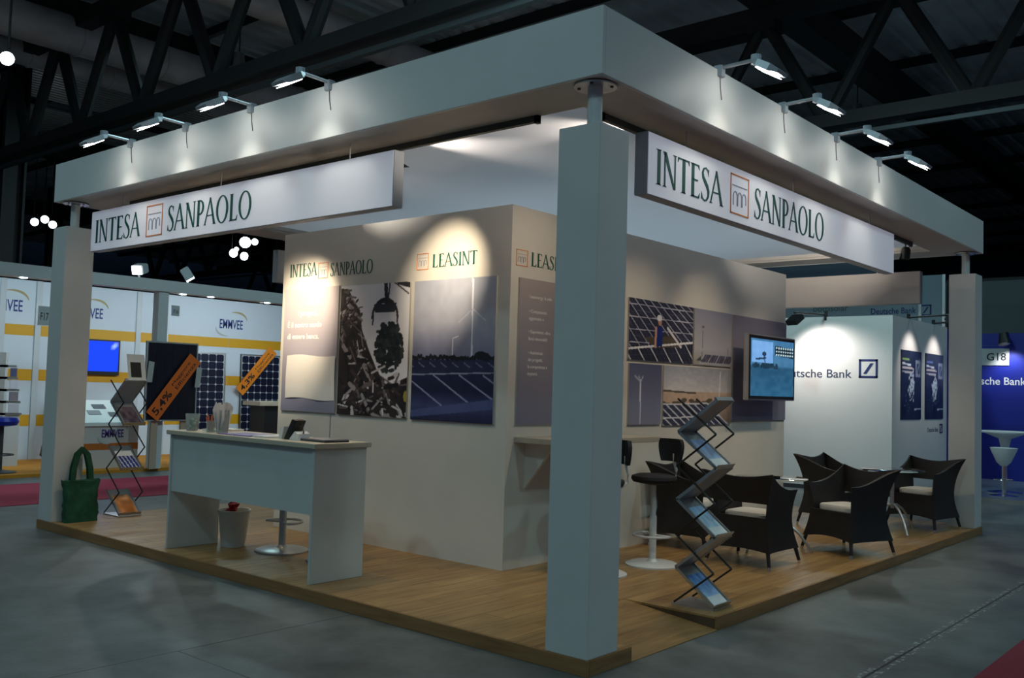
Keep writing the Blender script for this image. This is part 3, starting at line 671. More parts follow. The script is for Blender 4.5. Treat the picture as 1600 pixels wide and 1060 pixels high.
# wall shelf with brackets
sh = thing('counter_shelf', 'long beige counter shelf fixed to the right face of the storage room', 'shelf', (2.45, 1.78, 1.14))
B(1.71, 3.22, 1.52, CY0, 1.145, 1.19).build('board', mat('beige_laminate', (.47, .40, .31), .45, var=.06, scale=10), sh, bevel=.003)
for x in (1.86, 3.0): MB().prism([(0, 0), (-.32, 0), (0, -.40)], (x, CY0, 1.145), (0, 1, 0), (0, 0, 1), (1, 0, 0), .03).build('bracket', core_white, sh)

# ------------------------------------------------------------------ bar stools
seat_black = mat('black_fabric', (.010, .010, .014), .8, var=.2, scale=60); stool_w = mat('stool_white', (.62, .62, .60), .35)
def bar_stool(loc, rz, label, back=True, m=stool_w, group='bar stools of the stand'):
    t = thing('bar_stool', label, 'stool', loc, rz, group)
    def bd(mb, n, mm, sm=True, p=None): return mb.build(n, mm, p or t, world=False, smooth=sm)
    bd(MB().lathe([(.235, 0), (.235, .012), (.20, .026), (.05, .034), (.03, .06)], n=32), 'base', m)
    bd(MB().tube([(0, 0, .03), (0, 0, .42), (0, 0, .44), (0, 0, .72)], [.032, .032, .024, .024], 14), 'pedestal', m)
    ring = [(.17*math.cos(q), .17*math.sin(q), .26) for q in [-PI*.62+PI*1.24*i/16 for i in range(17)]]
    bd(MB().tube([(0, 0, .26)]+ring+[(0, 0, .26)], .011, 8), 'footrest', m)
    bd(MB().lathe([(.06, .70), (.185, .725), (.20, .75), (.195, .775), (.15, .79), (.0, .792)], n=28), 'seat', seat_black)
    if back:
        bd(MB().tube([(-.08, 0, .715), (-.2, 0, .715), (-.245, 0, .75), (-.25, 0, .82), (-.225, 0, .90), (-.222, 0, .97)], .013, 8), 'back_stem', m)
        mb = MB(); n = 9; pts = []
        for j in range(n):
            z = .90+.20*j/(n-1); hw = .165*(1-.28*(1-j/(n-1))**2-.18*(j/(n-1))**6)
            for i in range(9):
                u = -1+2*i/8; pts.append((-.215-.0+.045*u*u, hw*u, z))
        fs = [(j*9+i, j*9+i+1, j*9+i+10, j*9+i+9) for j in range(n-1) for i in range(8)]
        back_pts = [(x-.035, y, z) for x, y, z in pts]; N = len(pts)
        mb.add(pts+back_pts, fs+[tuple(i+N for i in f[::-1]) for f in fs]+
               [(i, i+1, N+i+1, N+i) for i in range(8)]+[(N-9+i, N-8+i, 2*N-8+i, 2*N-9+i) for i in range(8)]+[(j*9, j*9+9, N+j*9+9, N+j*9) for j in range(n-1)]+[(j*9+8, j*9+17, N+j*9+17, N+j*9+8) for j in range(n-1)])
        bd(mb, 'back_pad', seat_black)
    return t
bar_stool((2.82, 1.34, HP), 2.8, 'black bar stool with a rounded back on a white disc foot, under the shelf')
bar_stool((2.12, 1.42, HP), 2.6, 'black bar stool hidden behind the near column at the shelf')
gst = mat('stool_grey', (.50, .51, .50), .3, .5)
bar_stool((.80, 3.93, HP), 0, 'grey footed stool behind the desk beside the waste bin', False, gst)
bar_stool((.86, 3.28, HP), .6, 'grey footed stool behind the desk next to its right side panel', False, gst)

# ------------------------------------------------------------------ reception desk
dk = thing('reception_desk', 'pale grey reception desk with an open foot below its front panel', 'desk', (.35, 3.65, HP))
deskm = mat('desk_laminate', (.60, .62, .60), .45, var=.03, scale=4); deske = mat('desk_edge', (.56, .49, .38), .5)
B(.10, .61, 2.62, 2.65, HP, 1.10).build('side_panel', deskm, dk, bevel=.002); B(.10, .61, 4.65, 4.68, HP, 1.10).build('side_panel', deskm, dk, bevel=.002)
B(.115, .135, 2.65, 4.65, .60, 1.10).build('front_panel', deskm, dk); B(.075, .635, 2.59, 4.71, 1.10, 1.138).build('desktop', deske, dk, bevel=.004)
DT = 1.138
tag_desk = 'things on the reception desk'
bw = thing('glass_bowl', 'square clear glass bowl holding green sweets at the left end of the desk', 'bowl', (.24, 4.56, DT), 0)
MB().lathe([(.055, 0), (.075, .15), (.071, .15), (.052, .008)], (.24, 4.56, DT), 4).build('glass', mat('thin_glass', (.75, .82, .80), .1, alpha=1, trans=.75), bw)
for k in range(16):
    a, r = rng.random()*6.28, .035*rng.random()**.5; c = (.24+r*math.cos(a), 4.56+r*math.sin(a), DT+.012+.006*k)
    MB().lathe([(.002, -.011), (.012, -.006), (.013, .005), (.002, .011)], c, 7).build('sweet', mat('green_wrapper', (.02, .22, .10), .35) if k % 3 else paper, bw)
pc = thing('pen_cup', 'clear cup of orange pens on the desk beside the glass vase', 'pen cup', (.25, 4.28, DT))
MB().lathe([(.035, 0), (.038, .10), (.035, .10), (.032, .006)], (.25, 4.28, DT), 14).build('cup', mat('thin_glass', (.75, .82, .80), .1), pc, smooth=True)
for k in range(7):
    a = k*.9; MB().tube([(.25+.012*math.cos(a), 4.28+.012*math.sin(a), DT+.01), (.25+.04*math.cos(a), 4.28+.04*math.sin(a), DT+.13+.012*(k % 3))], .005, 6).build('pen', mat('orange_plastic', (.75, .16, .05), .4), pc)
va = thing('glass_vase', 'clear glass vase stuffed with folded white paper on the desk', 'vase', (.27, 4.13, DT))
MB().lathe([(.05, 0), (.06, .20), (.056, .20), (.046, .008)], (.27, 4.13, DT), 18).build('glass', mat('thin_glass', (.75, .82, .80), .1), va, smooth=True)
for k in range(7):
    a = k*.9; dx, dy = .03*math.cos(a), .03*math.sin(a)
    MB().add([(.27+dx-.03, 4.13+dy, DT+.02), (.27+dx+.03, 4.13+dy+.01, DT+.02), (.27+2*dx+.045, 4.13+2*dy+.02, DT+.22+.02*(k % 3)), (.27+2*dx, 4.13+2*dy, DT+.26+.012*(k % 2)), (.27+2*dx-.045, 4.13+2*dy-.02, DT+.20)],
             [(0, 1, 2, 3, 4)]).build('folded_paper', paper, va)
for i, (x, y, rz, wd, c) in enumerate(((.29, 3.90, 1.5, .21, (.20, .16, .42)), (.29, 3.66, 1.63, .21, (.30, .24, .5)), (.31, 3.42, 1.5, .21, (.7, .7, .7)), (.45, 4.40, 1.62, .21, (.72, .72, .7)))):
    o = B(-.105, .105, -.148, .148, 0, .006+.004*i).build('leaflet', mat(f'leaflet_ink_{i}', c, .4), None); o.location = (x, y, DT); o.rotation_euler = (0, 0, rz)
    tag(o, ['purple leaflet lying on the desk beside the vase', 'violet leaflet lying in the middle of the desk', 'white leaflet near the phone holder on the desk', 'white leaflet behind the vase on the desk'][i], 'leaflet', tag_desk)
ph = thing('card_holder', 'black tilted card holder standing on the desk near its right end', 'holder', (.28, 3.12, DT))
MB().prism([(-.075, 0), (.0, 0), (.085, .155), (.025, .165)], (.23, 3.12, DT), (0, -1, 0), (0, 0, 1), (1, 0, 0), .10).build('body', black_m, ph, bevel=.004)
MB().prism([(-.02, 0), (.10, 0), (.09, .05), (.05, .07)], (.22, 3.09, DT), (0, -1, 0), (0, 0, 1), (1, 0, 0), .12).build('white_foot', paper, ph)
MB().tube([(.28, 3.04, DT+.02), (.28, 3.0, DT+.06), (.28, 3.02, DT+.12), (.28, 3.06, DT+.13)], .006, 6).build('cord', black_m, ph, smooth=True)
MB().prism([(-.11, 0), (-.06, 0), (-.035, .10), (-.075, .09)], (.24, 3.17, DT), (0, -1, 0), (0, 0, 1), (1, 0, 0), .08).build('side_card', paper, ph)
lp = thing('laptop', 'thin closed grey laptop at the right end of the desk', 'laptop', (.36, 2.83, DT))
B(.24, .48, 2.68, 2.99, DT, DT+.012).build('base', darkgrey, lp, bevel=.003); B(.24, .48, 2.68, 2.99, DT+.0125, DT+.022).build('lid', mat('laptop_grey', (.30, .31, .33), .35, .5), lp, bevel=.003)
an = thing('card_stand', 'thin clear acrylic stand on the desk before the grey text poster', 'stand', (.5, 2.95, DT))
B(.46, .54, 2.90, 3.0, DT, DT+.006).build('foot', alu, an); MB().tube([(.5, 2.95, DT), (.5, 2.95, DT+.23)], .004, 6).build('rod', alu, an)
bn = thing('waste_bin', 'white plastic waste bin under the desk', 'bin', (.62, 4.42, HP))
MB().lathe([(.105, 0), (.14, .31), (.148, .315), (.148, .33), (.134, .33), (.10, .01)], (.62, 4.42, HP), 28).build('bucket', mat('bin_white', (.62, .62, .58), .5), bn, smooth=True)
rg = thing('red_wrapper', 'small crumpled red wrapper on top of the waste bin', 'wrapper', (.62, 4.42, HP+.335))
mb = MB(); mb.lathe([(.01, 0), (.05, .02), (.035, .05), (.055, .08), (.012, .10)], (.60, 4.42, HP+.30), 9, 1, .7); mb.v = [(x+.012*rng.normal(), y+.012*rng.normal(), z) for x, y, z in mb.v]; mb.build('foil', mat('red_foil', (.45, .01, .02), .35), rg)

# ------------------------------------------------------------------ green tote bag
bg = thing('tote_bag', 'dark green cloth tote bag with upright handles leaning on the left column', 'bag', (.26, 6.66, HP))
gm = mat('green_cloth', (.008, .075, .036), .8, var=.35, scale=14, bump=.6)
mb = MB(); rows = []
for j in range(11):
    z = .42*j/10; hw = .175+.02*j/10-.012*math.sin(PI*j/10)+.004*rng.normal(); th = .07*(1-.55*j/10)
    for i in range(24):
        q = 2*PI*i/24; c_, s_ = math.cos(q), math.sin(q)
        rows.append((.26+hw*math.copysign(abs(c_)**.4, c_)+.004*rng.normal(), 6.655+.02*j/10+th*math.copysign(abs(s_)**.5, s_)+.008*rng.normal()*(j > 0), HP+z+.002+(.008*rng.normal() if j == 10 else 0)))
mb.add(rows, [(j*24+i, j*24+(i+1) % 24, j*24+24+(i+1) % 24, j*24+24+i) for j in range(10) for i in range(24)]+[tuple(range(24))[::-1], tuple(240+i for i in range(24))])
mb.build('body', gm, bg, smooth=True)
for s in (-1, 1):
    mb = MB(); Yc = 6.675+s*.022
    pts = [(.26-.095, Yc, HP+.38), (.26-.085, Yc, HP+.55), (.26-.05, Yc+.0, HP+.69), (.26-.0, Yc, HP+.745), (.26+.05, Yc, HP+.69), (.26+.085, Yc, HP+.55), (.26+.10, Yc, HP+.38)]
    vs = []
    for i, p in enumerate(pts):
        d = Vector(pts[min(i+1, 6)])-Vector(pts[max(i-1, 0)]); nn = Vector((-d.z, 0, d.x)).normalized()*.027
        for q in (-1, 1):
            for e in (-.003, .003): vs.append(Vector(p)+nn*q+Vector((0, e, 0)))
    fs = []
    for i in range(6):
        k = i*4; fs += [(k, k+2, k+6, k+4), (k+1, k+5, k+7, k+3), (k, k+4, k+5, k+1), (k+2, k+3, k+7, k+6)]
    mb.add(vs, fs+[(0, 1, 3, 2), (24, 26, 27, 25)]).build('handle', gm, bg, smooth=True)

# ------------------------------------------------------------------ zigzag brochure racks
def rack(x0, y0, label, inks, open_back=False, rz=0.):
    wd, D, st = .25, .31, .242
    t = thing('brochure_rack', label, 'brochure rack', (x0, y0, HP), rz, 'folding zigzag brochure racks')
    bd = lambda mb, n, m, p=None, sm=False: mb.build(n, m, p or t, world=False, smooth=sm)
    bd(B(-.01, wd+.01, 0, D+.02, 0, .012), 'base_plate', alu)
    node = [((0 if k % 2 == 0 else D), .018+st*k) for k in range(7)]
    acr = mat('smoked_tray', (.42, .43, .43), .3, trans=.35); things = []
    for k in range(6):
        if open_back and k in (1, 3): continue
        (ya, za), (yb, zb) = node[k], node[k+1]; d = Vector((0, yb-ya, zb-za)); L = d.length; d.normalize(); nrm = Vector((1, 0, 0)).cross(d)
        if nrm.z < 0: nrm = -nrm
        o = Vector((0, ya, za)); tr = MB()
        tr.prism([(.012, .0), (wd-.012, 0), (wd-.012, L), (.012, L)], o-nrm*.003, (1, 0, 0), d, nrm, .003)
        tray = bd(tr, 'tray', acr)
        for x in (0, wd-.012): bd(MB().prism([(x, 0), (x+.012, 0), (x+.012, L), (x, L)], o-nrm*.008, (1, 0, 0), d, nrm, .022), 'tray_rim', alu, tray)
        if k % 2 == 0:
            bd(MB().prism([(0, 0), (wd, 0), (wd, .035), (0, .035)], o, (1, 0, 0), nrm, d, .006), 'tray_lip', alu, tray)
            things.append((o.copy(), d.copy(), nrm.copy(), L))
        else: bd(MB().prism([(0, 0), (wd, 0), (wd, .03), (0, .03)], o+d*(L-.006), (1, 0, 0), nrm, d, .006), 'tray_lip', alu, tray)
    for x in (-.008, wd+.008):
        for k in range(6):
            ya, za = D-node[k][0], node[k][1]; yb, zb = D-node[k+1][0], node[k+1][1]
            bd(MB().tube([(x, ya, za), (x, yb, zb)], .0075, 6), 'scissor_bar', black_m)
    for i, ((o, d, nrm, L), im) in enumerate(zip(things, inks)):
        br = thing('brochure', im[1], 'brochure', Vector((x0, y0, HP)), rz, 'brochures in the racks')
        MB().prism([(.03, .012), (wd-.03, .012), (wd-.03, .30), (.03, .30)], o+nrm*.001, (1, 0, 0), d, nrm, .006).build('pages', paper, br, world=False)
        ob = im[0].build('cover_print', Vector((.03, 0, 0))+o+d*.012+nrm*.0075+root_off(br), (1, 0, 0), d, wd-.06, .288, print_mat('poster_ink'), br)
    return t
def cover(c0, c1, kind):
    im = Img(24, 34); im.grad([(0, c0), (1, c1)])
    if kind == 'cells':
        for k in range(5): im.line((.05+.22*k, .3), (.2+.22*k, 1), .05, (225, 228, 235)); im.mask(im.Y < .28, (230, 232, 236))
    elif kind == 'warm': im.noise(40, 5)
    else: im.noise(25, 7); im.mask(im.Y > .72, (225, 232, 240))
    return im
rack(1.63, .10, 'silver zigzag brochure rack in front of the wicker chairs by the ramp', [
    (cover((90, 130, 190), (180, 205, 235), 'sky'), 'blue and white brochure in the bottom tray of the rack by the ramp'),
    (cover((150, 190, 225), (210, 230, 245), 'sky'), 'pale blue brochure in the middle tray of the rack by the ramp'),
    (cover((110, 140, 185), (200, 215, 235), 'sky'), 'blue brochure in the upper tray of the rack by the ramp')])
rack(.70, 6.70, 'silver zigzag brochure rack beside the green tote bag', [
    (cover((200, 140, 95), (196, 120, 60), 'warm'), 'orange brown brochure in the bottom tray of the rack by the bag'),
    (cover((50, 60, 130), (40, 50, 120), 'cells'), 'dark blue striped brochure in the middle tray of the rack by the bag'),
    (cover((110, 95, 105), (80, 70, 80), 'warm'), 'dark grey brochure in the upper tray of the rack by the bag')], True)
b2 = thing('brochure', 'white and black brochure standing on top of the rack by the bag', 'brochure', (.83, 6.75, HP+1.47), 0, 'brochures in the racks')
MB().prism([(0, 0), (.2, 0), (.2, .29), (0, .29)], (.74, 6.71, HP+1.475), (1, 0, 0), Vector((0, .25, .97)), Vector((0, -.97, .25)), .006).build('pages', paper, b2)
MB().prism([(.03, .03), (.15, .03), (.15, .2), (.03, .2)], (.74, 6.703, HP+1.477), (1, 0, 0), Vector((0, .25, .97)), Vector((0, -.97, .25)), .001).build('cover_print', black_ink, b2)

# ------------------------------------------------------------------ wicker armchairs (front towards local +x)
def armchair():
    t = thing('wicker_armchair', '', 'armchair', (0, 0, 0), 0, 'black wicker armchairs')
    bd = lambda mb, n, m, p=None, sm=True: mb.build(n, m, p or t, world=False, smooth=sm)
    hx, hy = .245, .255
    def shell(path, th, n, m, zb, zt):
        # path: list of (x,y) plan points; zb, zt functions of u giving bottom and top; flare moves the top outwards
        mb = MB(); N = len(path); M = 10; outer = []; inner = []
        for i, (x, y) in enumerate(path):
            u = i/(N-1); c = Vector((x, y)); r = c.normalized()
            for j in range(M):
                v = j/(M-1); z = zb(u)*(1-v)+zt(u)*v
                fl = .10*((z-.40)/.42)**2 if z > .40 else .065*((.40-z)/.3)**1.6
                corner = (abs(x)/hx*abs(y)/hy)**3
                k = c+r*(fl*(.55+.75*corner)); k2 = k-r*th
                outer.append((k.x, k.y, z)); inner.append((k2.x, k2.y, z))
        vs = outer+inner; O = len(outer); fs = []
        for i in range(N-1):
            for j in range(M-1):
                a = i*M+j; fs += [(a, a+M, a+M+1, a+1), (O+a, O+a+1, O+a+M+1, O+a+M)]
            fs += [(i*M, O+i*M, O+i*M+M, i*M+M), (i*M+M-1, i*M+2*M-1, O+i*M+2*M-1, O+i*M+M-1)]
        for i in (0, N-1):
            for j in range(M-1): fs.append((i*M+j, i*M+j+1, O+i*M+j+1, O+i*M+j))
        mb.add(vs, fs); return bd(mb, n, m)
    L = lambda p, q, k: [(p[0]+(q[0]-p[0])*i/k, p[1]+(q[1]-p[1])*i/k) for i in range(k+1)]
    sag = lambda u: 4*u*(1-u)
    for s in (-1, 1):       # arms: front tip .66, back corner .82
        shell(L((hx, s*hy), (-hx, s*hy), 10), .035, 'arm_panel', wicker, lambda u: .14, lambda u: .665+.165*u**1.3-.035*sag(u))
    shell(L((-hx, -hy), (-hx, hy), 12), .035, 'backrest', wicker, lambda u: .56, lambda u: .83-.045*sag(u))
    shell(L((-hx, -hy), (-hx, hy), 12), .035, 'back_apron', wicker, lambda u: .14+.02*sag(u), lambda u: .435)
    shell(L((hx, hy), (hx, -hy), 12), .035, 'front_apron', wicker, lambda u: .14+.03*sag(u), lambda u: .41)
    bd(B(-hx+.02, hx-.02, -hy+.02, hy-.02, .385, .40), 'seat_deck', wicker, None, False)
    mb = MB(); pr = []
    for z, k in ((.402, .90), (.412, 1), (.45, 1.0), (.466, .94), (.47, .6), (.47, 0.01)):
        for i in range(24):
            q = 2*PI*i/24; cx_, sx_ = math.cos(q), math.sin(q); pr.append((.205*k*math.copysign(abs(cx_)**.35, cx_)+.005, .212*k*math.copysign(abs(sx_)**.35, sx_), z))
    mb.add(pr, [(j*24+i, j*24+(i+1) % 24, j*24+24+(i+1) % 24, j*24+24+i) for j in range(5) for i in range(24)]+[tuple(range(24))[::-1]])
    bd(mb, 'seat_cushion', cushion_m)
    for sx in (-1, 1):
        for sy in (-1, 1):
            lg = bd(MB().tube([(sx*(hx+.012), sy*(hy+.012), .20), (sx*(hx+.05), sy*(hy+.05), .028)], [.02, .015], 10), 'leg', wicker)
            bd(MB().tube([(sx*(hx+.05), sy*(hy+.05), .03), (sx*(hx+.054), sy*(hy+.054), .0)], [.016, .014], 10), 'foot_cap', chrome, lg)
    return t
ch = armchair()
spots = [((3.66, .80), -.02, 'wicker armchair showing its back with a gap above the cushion, right beside the ramp rack'),
         ((4.93, .42), PI-.36, 'nearest wicker armchair on the right, facing the one by the brochure rack'),
         ((7.42, .47), PI-.19, 'wicker armchair at the right end against the corner column'),
         ((6.75, 1.28), -PI/2-.12, 'wicker armchair standing behind the nearest right one, only its back rim showing'),
         ((4.02, 1.64), -PI/2+.05, 'wicker armchair behind the brochure rack, against the storage room')]
for i, ((x, y), a, lb) in enumerate(spots):
    o = ch if i == 0 else copy_tree(ch)
    o.location = (x, y, HP); o.rotation_euler = (0, 0, a); o['label'] = lb

# glass tables on arched steel legs
def glass_table(x, y, rz, label):
    t = thing('glass_table', label, 'table', (x, y, HP), rz, 'round glass tables')
    bd = lambda mb, n, m, p=None: mb.build(n, m, p or t, world=False, smooth=True)
    bd(MB().lathe([(.345, .70), (.35, .703), (.35, .709), (.345, .712)], n=40), 'glass_top', glass)
    bd(MB().lathe([(.10, .685), (.10, .70)], n=20), 'top_plate', alu)
    bd(MB().tube([(0, 0, .27), (0, 0, .69)], .022, 14), 'pole', alu)
    for k in range(3):
        a = 2*PI*k/3; c, s_ = math.cos(a), math.sin(a)
        lg = bd(MB().tube([(r*c, r*s_, z) for r, z in ((.0, .31), (.08, .305), (.18, .26), (.28, .17), (.36, .06), (.385, .015))], [.017, .016, .014, .013, .012, .012], 10), 'leg', alu)
        bd(MB().lathe([(.018, 0), (.018, .014)], (.385*c, .385*s_, 0), 12), 'foot', chrome, lg)
glass_table(4.40, .98, -1.2, 'round glass table between the two front wicker armchairs')
glass_table(6.75, .60, -.3, 'round glass table beside the armchair at the right end')
o = B(4.30, 4.34, .86, .93, HP+.712, HP+.735).build('small_black_box', black_m); tag(o, 'small black box on the glass table behind the rack side armchair', 'box')

# ================================================================== BANK STAND on the right
DX, DY = 11.61, 2.236
dbw = mat('bank_white', (.82, .78, .75), .5, var=.02, scale=2)
db = thing('bank_cabin', 'white bank exhibition cabin with blue square logos behind the wicker chairs', 'booth room', (DX, DY, 0))
B(DX, DX+.06, DY, 6.9, .0, 3.0).build('wall_panel', dbw, db); B(DX+.06, 14.65, DY, DY+.06, 0, 3.0).build('wall_panel', dbw, db); B(14.65, 14.80, DY-.02, DY+.3, 0, 2.96).build('blue_end_post', mat('royal_blue', (.012, .022, .30), .45), db)
B(DX-.012, DX, DY, 6.9, 0, .07).build('skirting', darkgrey, db)
AD = (0, -1, 0)
def square_logo(o, a, s, ink, parent, t_=.11):
    flat('logo_frame', rect(0, s, 0, s*t_)+rect(0, s, s*(1-t_), s)+rect(0, s*t_, 0, s)+rect(s*(1-t_), s, 0, s), o, a, UP, ink, parent, .006)
    flat('logo_slash', [[(.24*s, .22*s), (.40*s, .22*s), (.77*s, .78*s), (.61*s, .78*s)]], o, a, UP, ink, parent, .006)
text('lettering', 'Deutsche Bank', (DX, 4.27, 1.945), AD, UP, mat('slate_ink', (.03, .045, .10), .5), db, h=.15, wd=1.36, bold=.008)
square_logo((DX, 2.79, 1.95), AD, .315, blue_ink, db)
for i, x in enumerate((12.02, 13.32)):
    im = Img(60, 66, (32, 42, 62)); im.noise(12, 6); asp = 1.1
    im.mask((im.X > .7) & (im.X < .95) & (im.Y > .14) & (im.Y < .38), (130, 140, 155)); im.mask((im.X > .75) & (im.X < .9) & (im.Y > .18) & (im.Y < .34), (40, 52, 74)); im.line((.78, .33), (.87, .19), .03, (140, 150, 165), asp)
    for k, (y_, c, e) in enumerate(((.13, (120, 150, 90) if i == 0 else (90, 110, 160), .38), (.2, (200, 205, 215), .45), (.255, (190, 180, 180), .6), (.31, (180, 175, 185), .55))): im.line((.06, y_), (e, y_+.01), .03, c, asp)
    for k in range(14):
        q = -1.2+2.6*k/13; im.line((.42+.2*math.cos(q), .52+.2*math.sin(q)), (.42+.2*math.cos(q+.2), .52+.2*math.sin(q+.2)), .025, (150, 165, 185), asp)
    for k in range(40): im.ell((.5+.07*rng.normal(), .52+.09*rng.normal()), .025, .025, (190, 200, 215))
    for k in range(16): im.ell((.45+.15*rng.normal(), .72+.1*rng.normal()), .01, .01, (120, 135, 160))
    im.line((.65, .85), (.98, .84), .02, (170, 180, 195), asp)
    t = thing('bank_poster', ['dark blue bank poster with a white swirl, left of the pair', 'dark blue bank poster with a white swirl, right of the pair'][i], 'poster', (x, DY-.01, 1.27), 0, 'bank posters')
    B(x, x+1.06, DY-.012, DY, 1.265, 2.45).build('backing_board', black_m, t); im.build('print', (x, DY-.013, 1.265), AR, UP, 1.06, 1.185, print_mat('poster_ink'), t)
text('lettering', 'Deutsche Bank', (13.5, DY, 1.03), AR, UP, mat('slate_ink', (.03, .045, .10), .5), db, h=.085, wd=.62)
square_logo((14.2, DY, 1.0), AR, .17, blue_ink, db, .14)
def arm_lamp(base, head, target, label, pw_, angle=75):
    t = thing('arm_spotlight', label, 'spotlight', base, 0, 'black arm spotlights of the bank cabin'); b0, h = Vector(base), Vector(head)
    MB().tube([b0, h], .018, 8).build('arm', black_m, t); d = (Vector(target)-h).normalized(); MB().tube([b0+Vector((0, 0, .06)), b0-Vector((0, 0, .1))], .03, 8).build('clamp', black_m, t)
    side = d.cross(Vector((0, 0, 1))).normalized(); u2 = side.cross(d)
    MB().prism([(-.12, -.10), (.12, -.10), (.12, .10), (-.12, .10)], h-d*.02-Vector((0, 0, .1)), side, u2, d, .09).build('head', black_m, t)
    spot_light('arm_light', h+d*.12-Vector((0, 0, .1)), target, pw_, (1., .95, .90), angle, .8, .05, t)
arm_lamp((DX+.02, 3.38, 3.04), (DX-.75, 3.62, 3.02), (DX+.03, 3.3, 1.9), 'black arm spotlight above the white bank wall beside the television', 75, 115)
arm_lamp((12.5, DY+.03, 3.03), (12.5, DY-.7, 3.06), (12.45, DY+.03, 2.2), 'black arm spotlight over the left bank poster', 30, 80)
arm_lamp((13.9, DY+.03, 3.03), (13.9, DY-.7, 3.06), (13.8, DY+.03, 2.2), 'black arm spotlight over the right bank poster', 30, 80)
dbp = B(12.4, 25.9, -6, 2.1, 0, .05).build('bank_platform', mat('bank_floor', (.14, .17, .22), .3, var=.1, scale=2)); tag(dbp, 'low grey blue platform in front of the blue bank wall', 'platform')
o = B(12.36, 12.4, -6, 2.1, 0, .055).build('edge_strip', alu, None); o.parent = dbp
bw_ = thing('blue_bank_wall', 'royal blue bank wall with a G18 plate and white lettering', 'booth wall', (16.5, 0, .05))
B(16.5, 16.62, -6, 2.6, .05, 3.0).build('wall_panel', mat('royal_blue', (.012, .022, .30), .45), bw_)
B(16.485, 16.5, 1.575, 2.10, 2.35, 2.69).build('number_plate', mat('plate_grey', (.50, .52, .53), .5), bw_); text('lettering', 'G18', (16.484, 1.99, 2.45), AD, UP, black_ink, bw_, h=.155, bold=.015)
text('lettering', 'Deutsche Bank', (16.499, 2.52, 1.96), AD, UP, white_ink, bw_, h=.155, wd=1.25, bold=.012)
t = thing('wall_lamp', 'small black lamp on top of the blue bank wall', 'lamp', (16.3, 1.5, 2.9)); MB().tube([(16.5, 1.62, 3.0), (16.25, 1.62, 2.95)], .03, 8).build('arm', black_m, t); MB().tube([(16.25, 1.64, 2.98), (16.2, 1.60, 2.76)], [.07, .11], 10).build('head', black_m, t)
spot_light('wall_wash', (16.18, 1.58, 2.72), (16.5, 1.5, 1.8), 40, (.9, .95, 1.), 110, .8, .05, t)
# bar table and stool of the bank
wp = mat('white_gloss', (.78, .79, .80), .25)
bt = thing('bar_table', 'white trumpet shaped bar table in front of the blue wall', 'table', (13.6, .99, .05))
MB().lathe([(.42, 1.03), (.43, 1.05), (.42, 1.06), (.40, 1.05), (.10, .93), (.05, .7)], (13.6, .99, .05), 32).build('top', wp, bt, smooth=True); MB().tube([(13.6, .99, .07), (13.6, .99, .95)], .04, 14).build('pole', chrome, bt, smooth=True); MB().lathe([(.28, 0), (.28, .015), (.05, .05)], (13.6, .99, .05), 28).build('base', chrome, bt, smooth=True)
bs = thing('bucket_stool', 'white bucket bar stool with a chrome foot at the bar table', 'stool', (12.95, .86, .05))
MB().lathe([(.05, .50), (.11, .56), (.19, .74), (.21, .80), (.19, .79), (.10, .66)], (12.95, .86, .05), 24).build('seat', wp, bs, smooth=True); MB().tube([(12.95, .86, .05), (12.95, .86, .58)], .028, 12).build('pole', chrome, bs, smooth=True)
MB().lathe([(.22, 0), (.22, .012), (.04, .04)], (12.95, .86, .05), 28).build('base', chrome, bs, smooth=True); MB().tube([(12.95+.15*math.cos(q), .86+.15*math.sin(q), .32) for q in [2*PI*i/20 for i in range(21)]], .01, 6).build('footrest', chrome, bs, smooth=True)
# far header panels behind
fh = thing('overhead_header', 'far overhead header panel reading Deutsche Bank above the white bank cabin', 'sign', (17, 2.96, 3.0))
hdr = mat('header_grey_blue', (.24, .33, .38), .5)
B(17, 17.1, 2.96, 3.45, 3.0, 4.32).build('end_panel', hdr, fh); B(17, 17.1, 3.45, 8.2, 3.0, 3.86).build('panel', hdr, fh)
for yv in (2.96, 3.45): B(16.96, 17.0, yv-.03, yv+.03, 0, 4.32).build('frame_post', alu, fh)
text('lettering', 'Deutsche Bank', (16.999, 4.52, 3.5), AD, UP, blue_ink, fh, h=.14, wd=.98, bold=.01); square_logo((16.999, 3.46, 3.44), AD, .24, blue_ink, fh, .14)
text('lettering', 'bottisolar', (16.999, 5.86, 3.60), AD, UP, mat('grey_green_ink', (.07, .10, .08), .5), fh, h=.15, wd=.82)
# far pale stand behind
tag(B(20, 20.3, 5.2, 12, 0, 6.0).build('far_booth_wall', mat('far_blue_grey', (.20, .28, .36), .6)), 'far blue grey booth wall seen between the canopy and the bank cabin', 'booth wall')

# ================================================================== YELLOW STRIPED STAND on the left
YF, YW = 12.07, 14.7
op = tag(B(-4, 9.5, YF, 15.6, 0, .05).build('orange_platform', mat('orange_carpet', (.52, .20, .012), .85, var=.15, scale=40)), 'orange carpeted platform of the yellow striped stand', 'platform')
st = thing('striped_booth', 'white booth wall with yellow stripes and blue EMMVEE logos', 'booth wall', (2.5, YW, .05))
wpm = mat('booth_white', (.62, .70, .78), .5, var=.02, scale=2); yel = mat('yellow_stripe', (.68, .36, .012), .5)
for (a, b_) in ((-.9, .6), (.65, 2.45), (2.5, 3.045), (3.15, 4.99), (5.08, 5.36), (5.66, 7.1), (7.1, 8.6)):
    pn = B(a, b_, YW, YW+.04, .05, 3.3).build('wall_panel', wpm, st)
    for z0, z1 in ((2.295, 2.49), (1.48, 1.685), (.655, .86)): B(a+.003, b_-.003, YW-.004, YW, z0, z1).build('stripe', yel, pn)
for x in (.625, 2.475, 3.10, 5.035, 5.40, 5.62, 8.62): B(x-.05, x+.05, YW-.03, YW+.05, .05, 3.3).build('post', alu if x > 9 else mat('booth_post', (.55, .60, .64), .4), st)
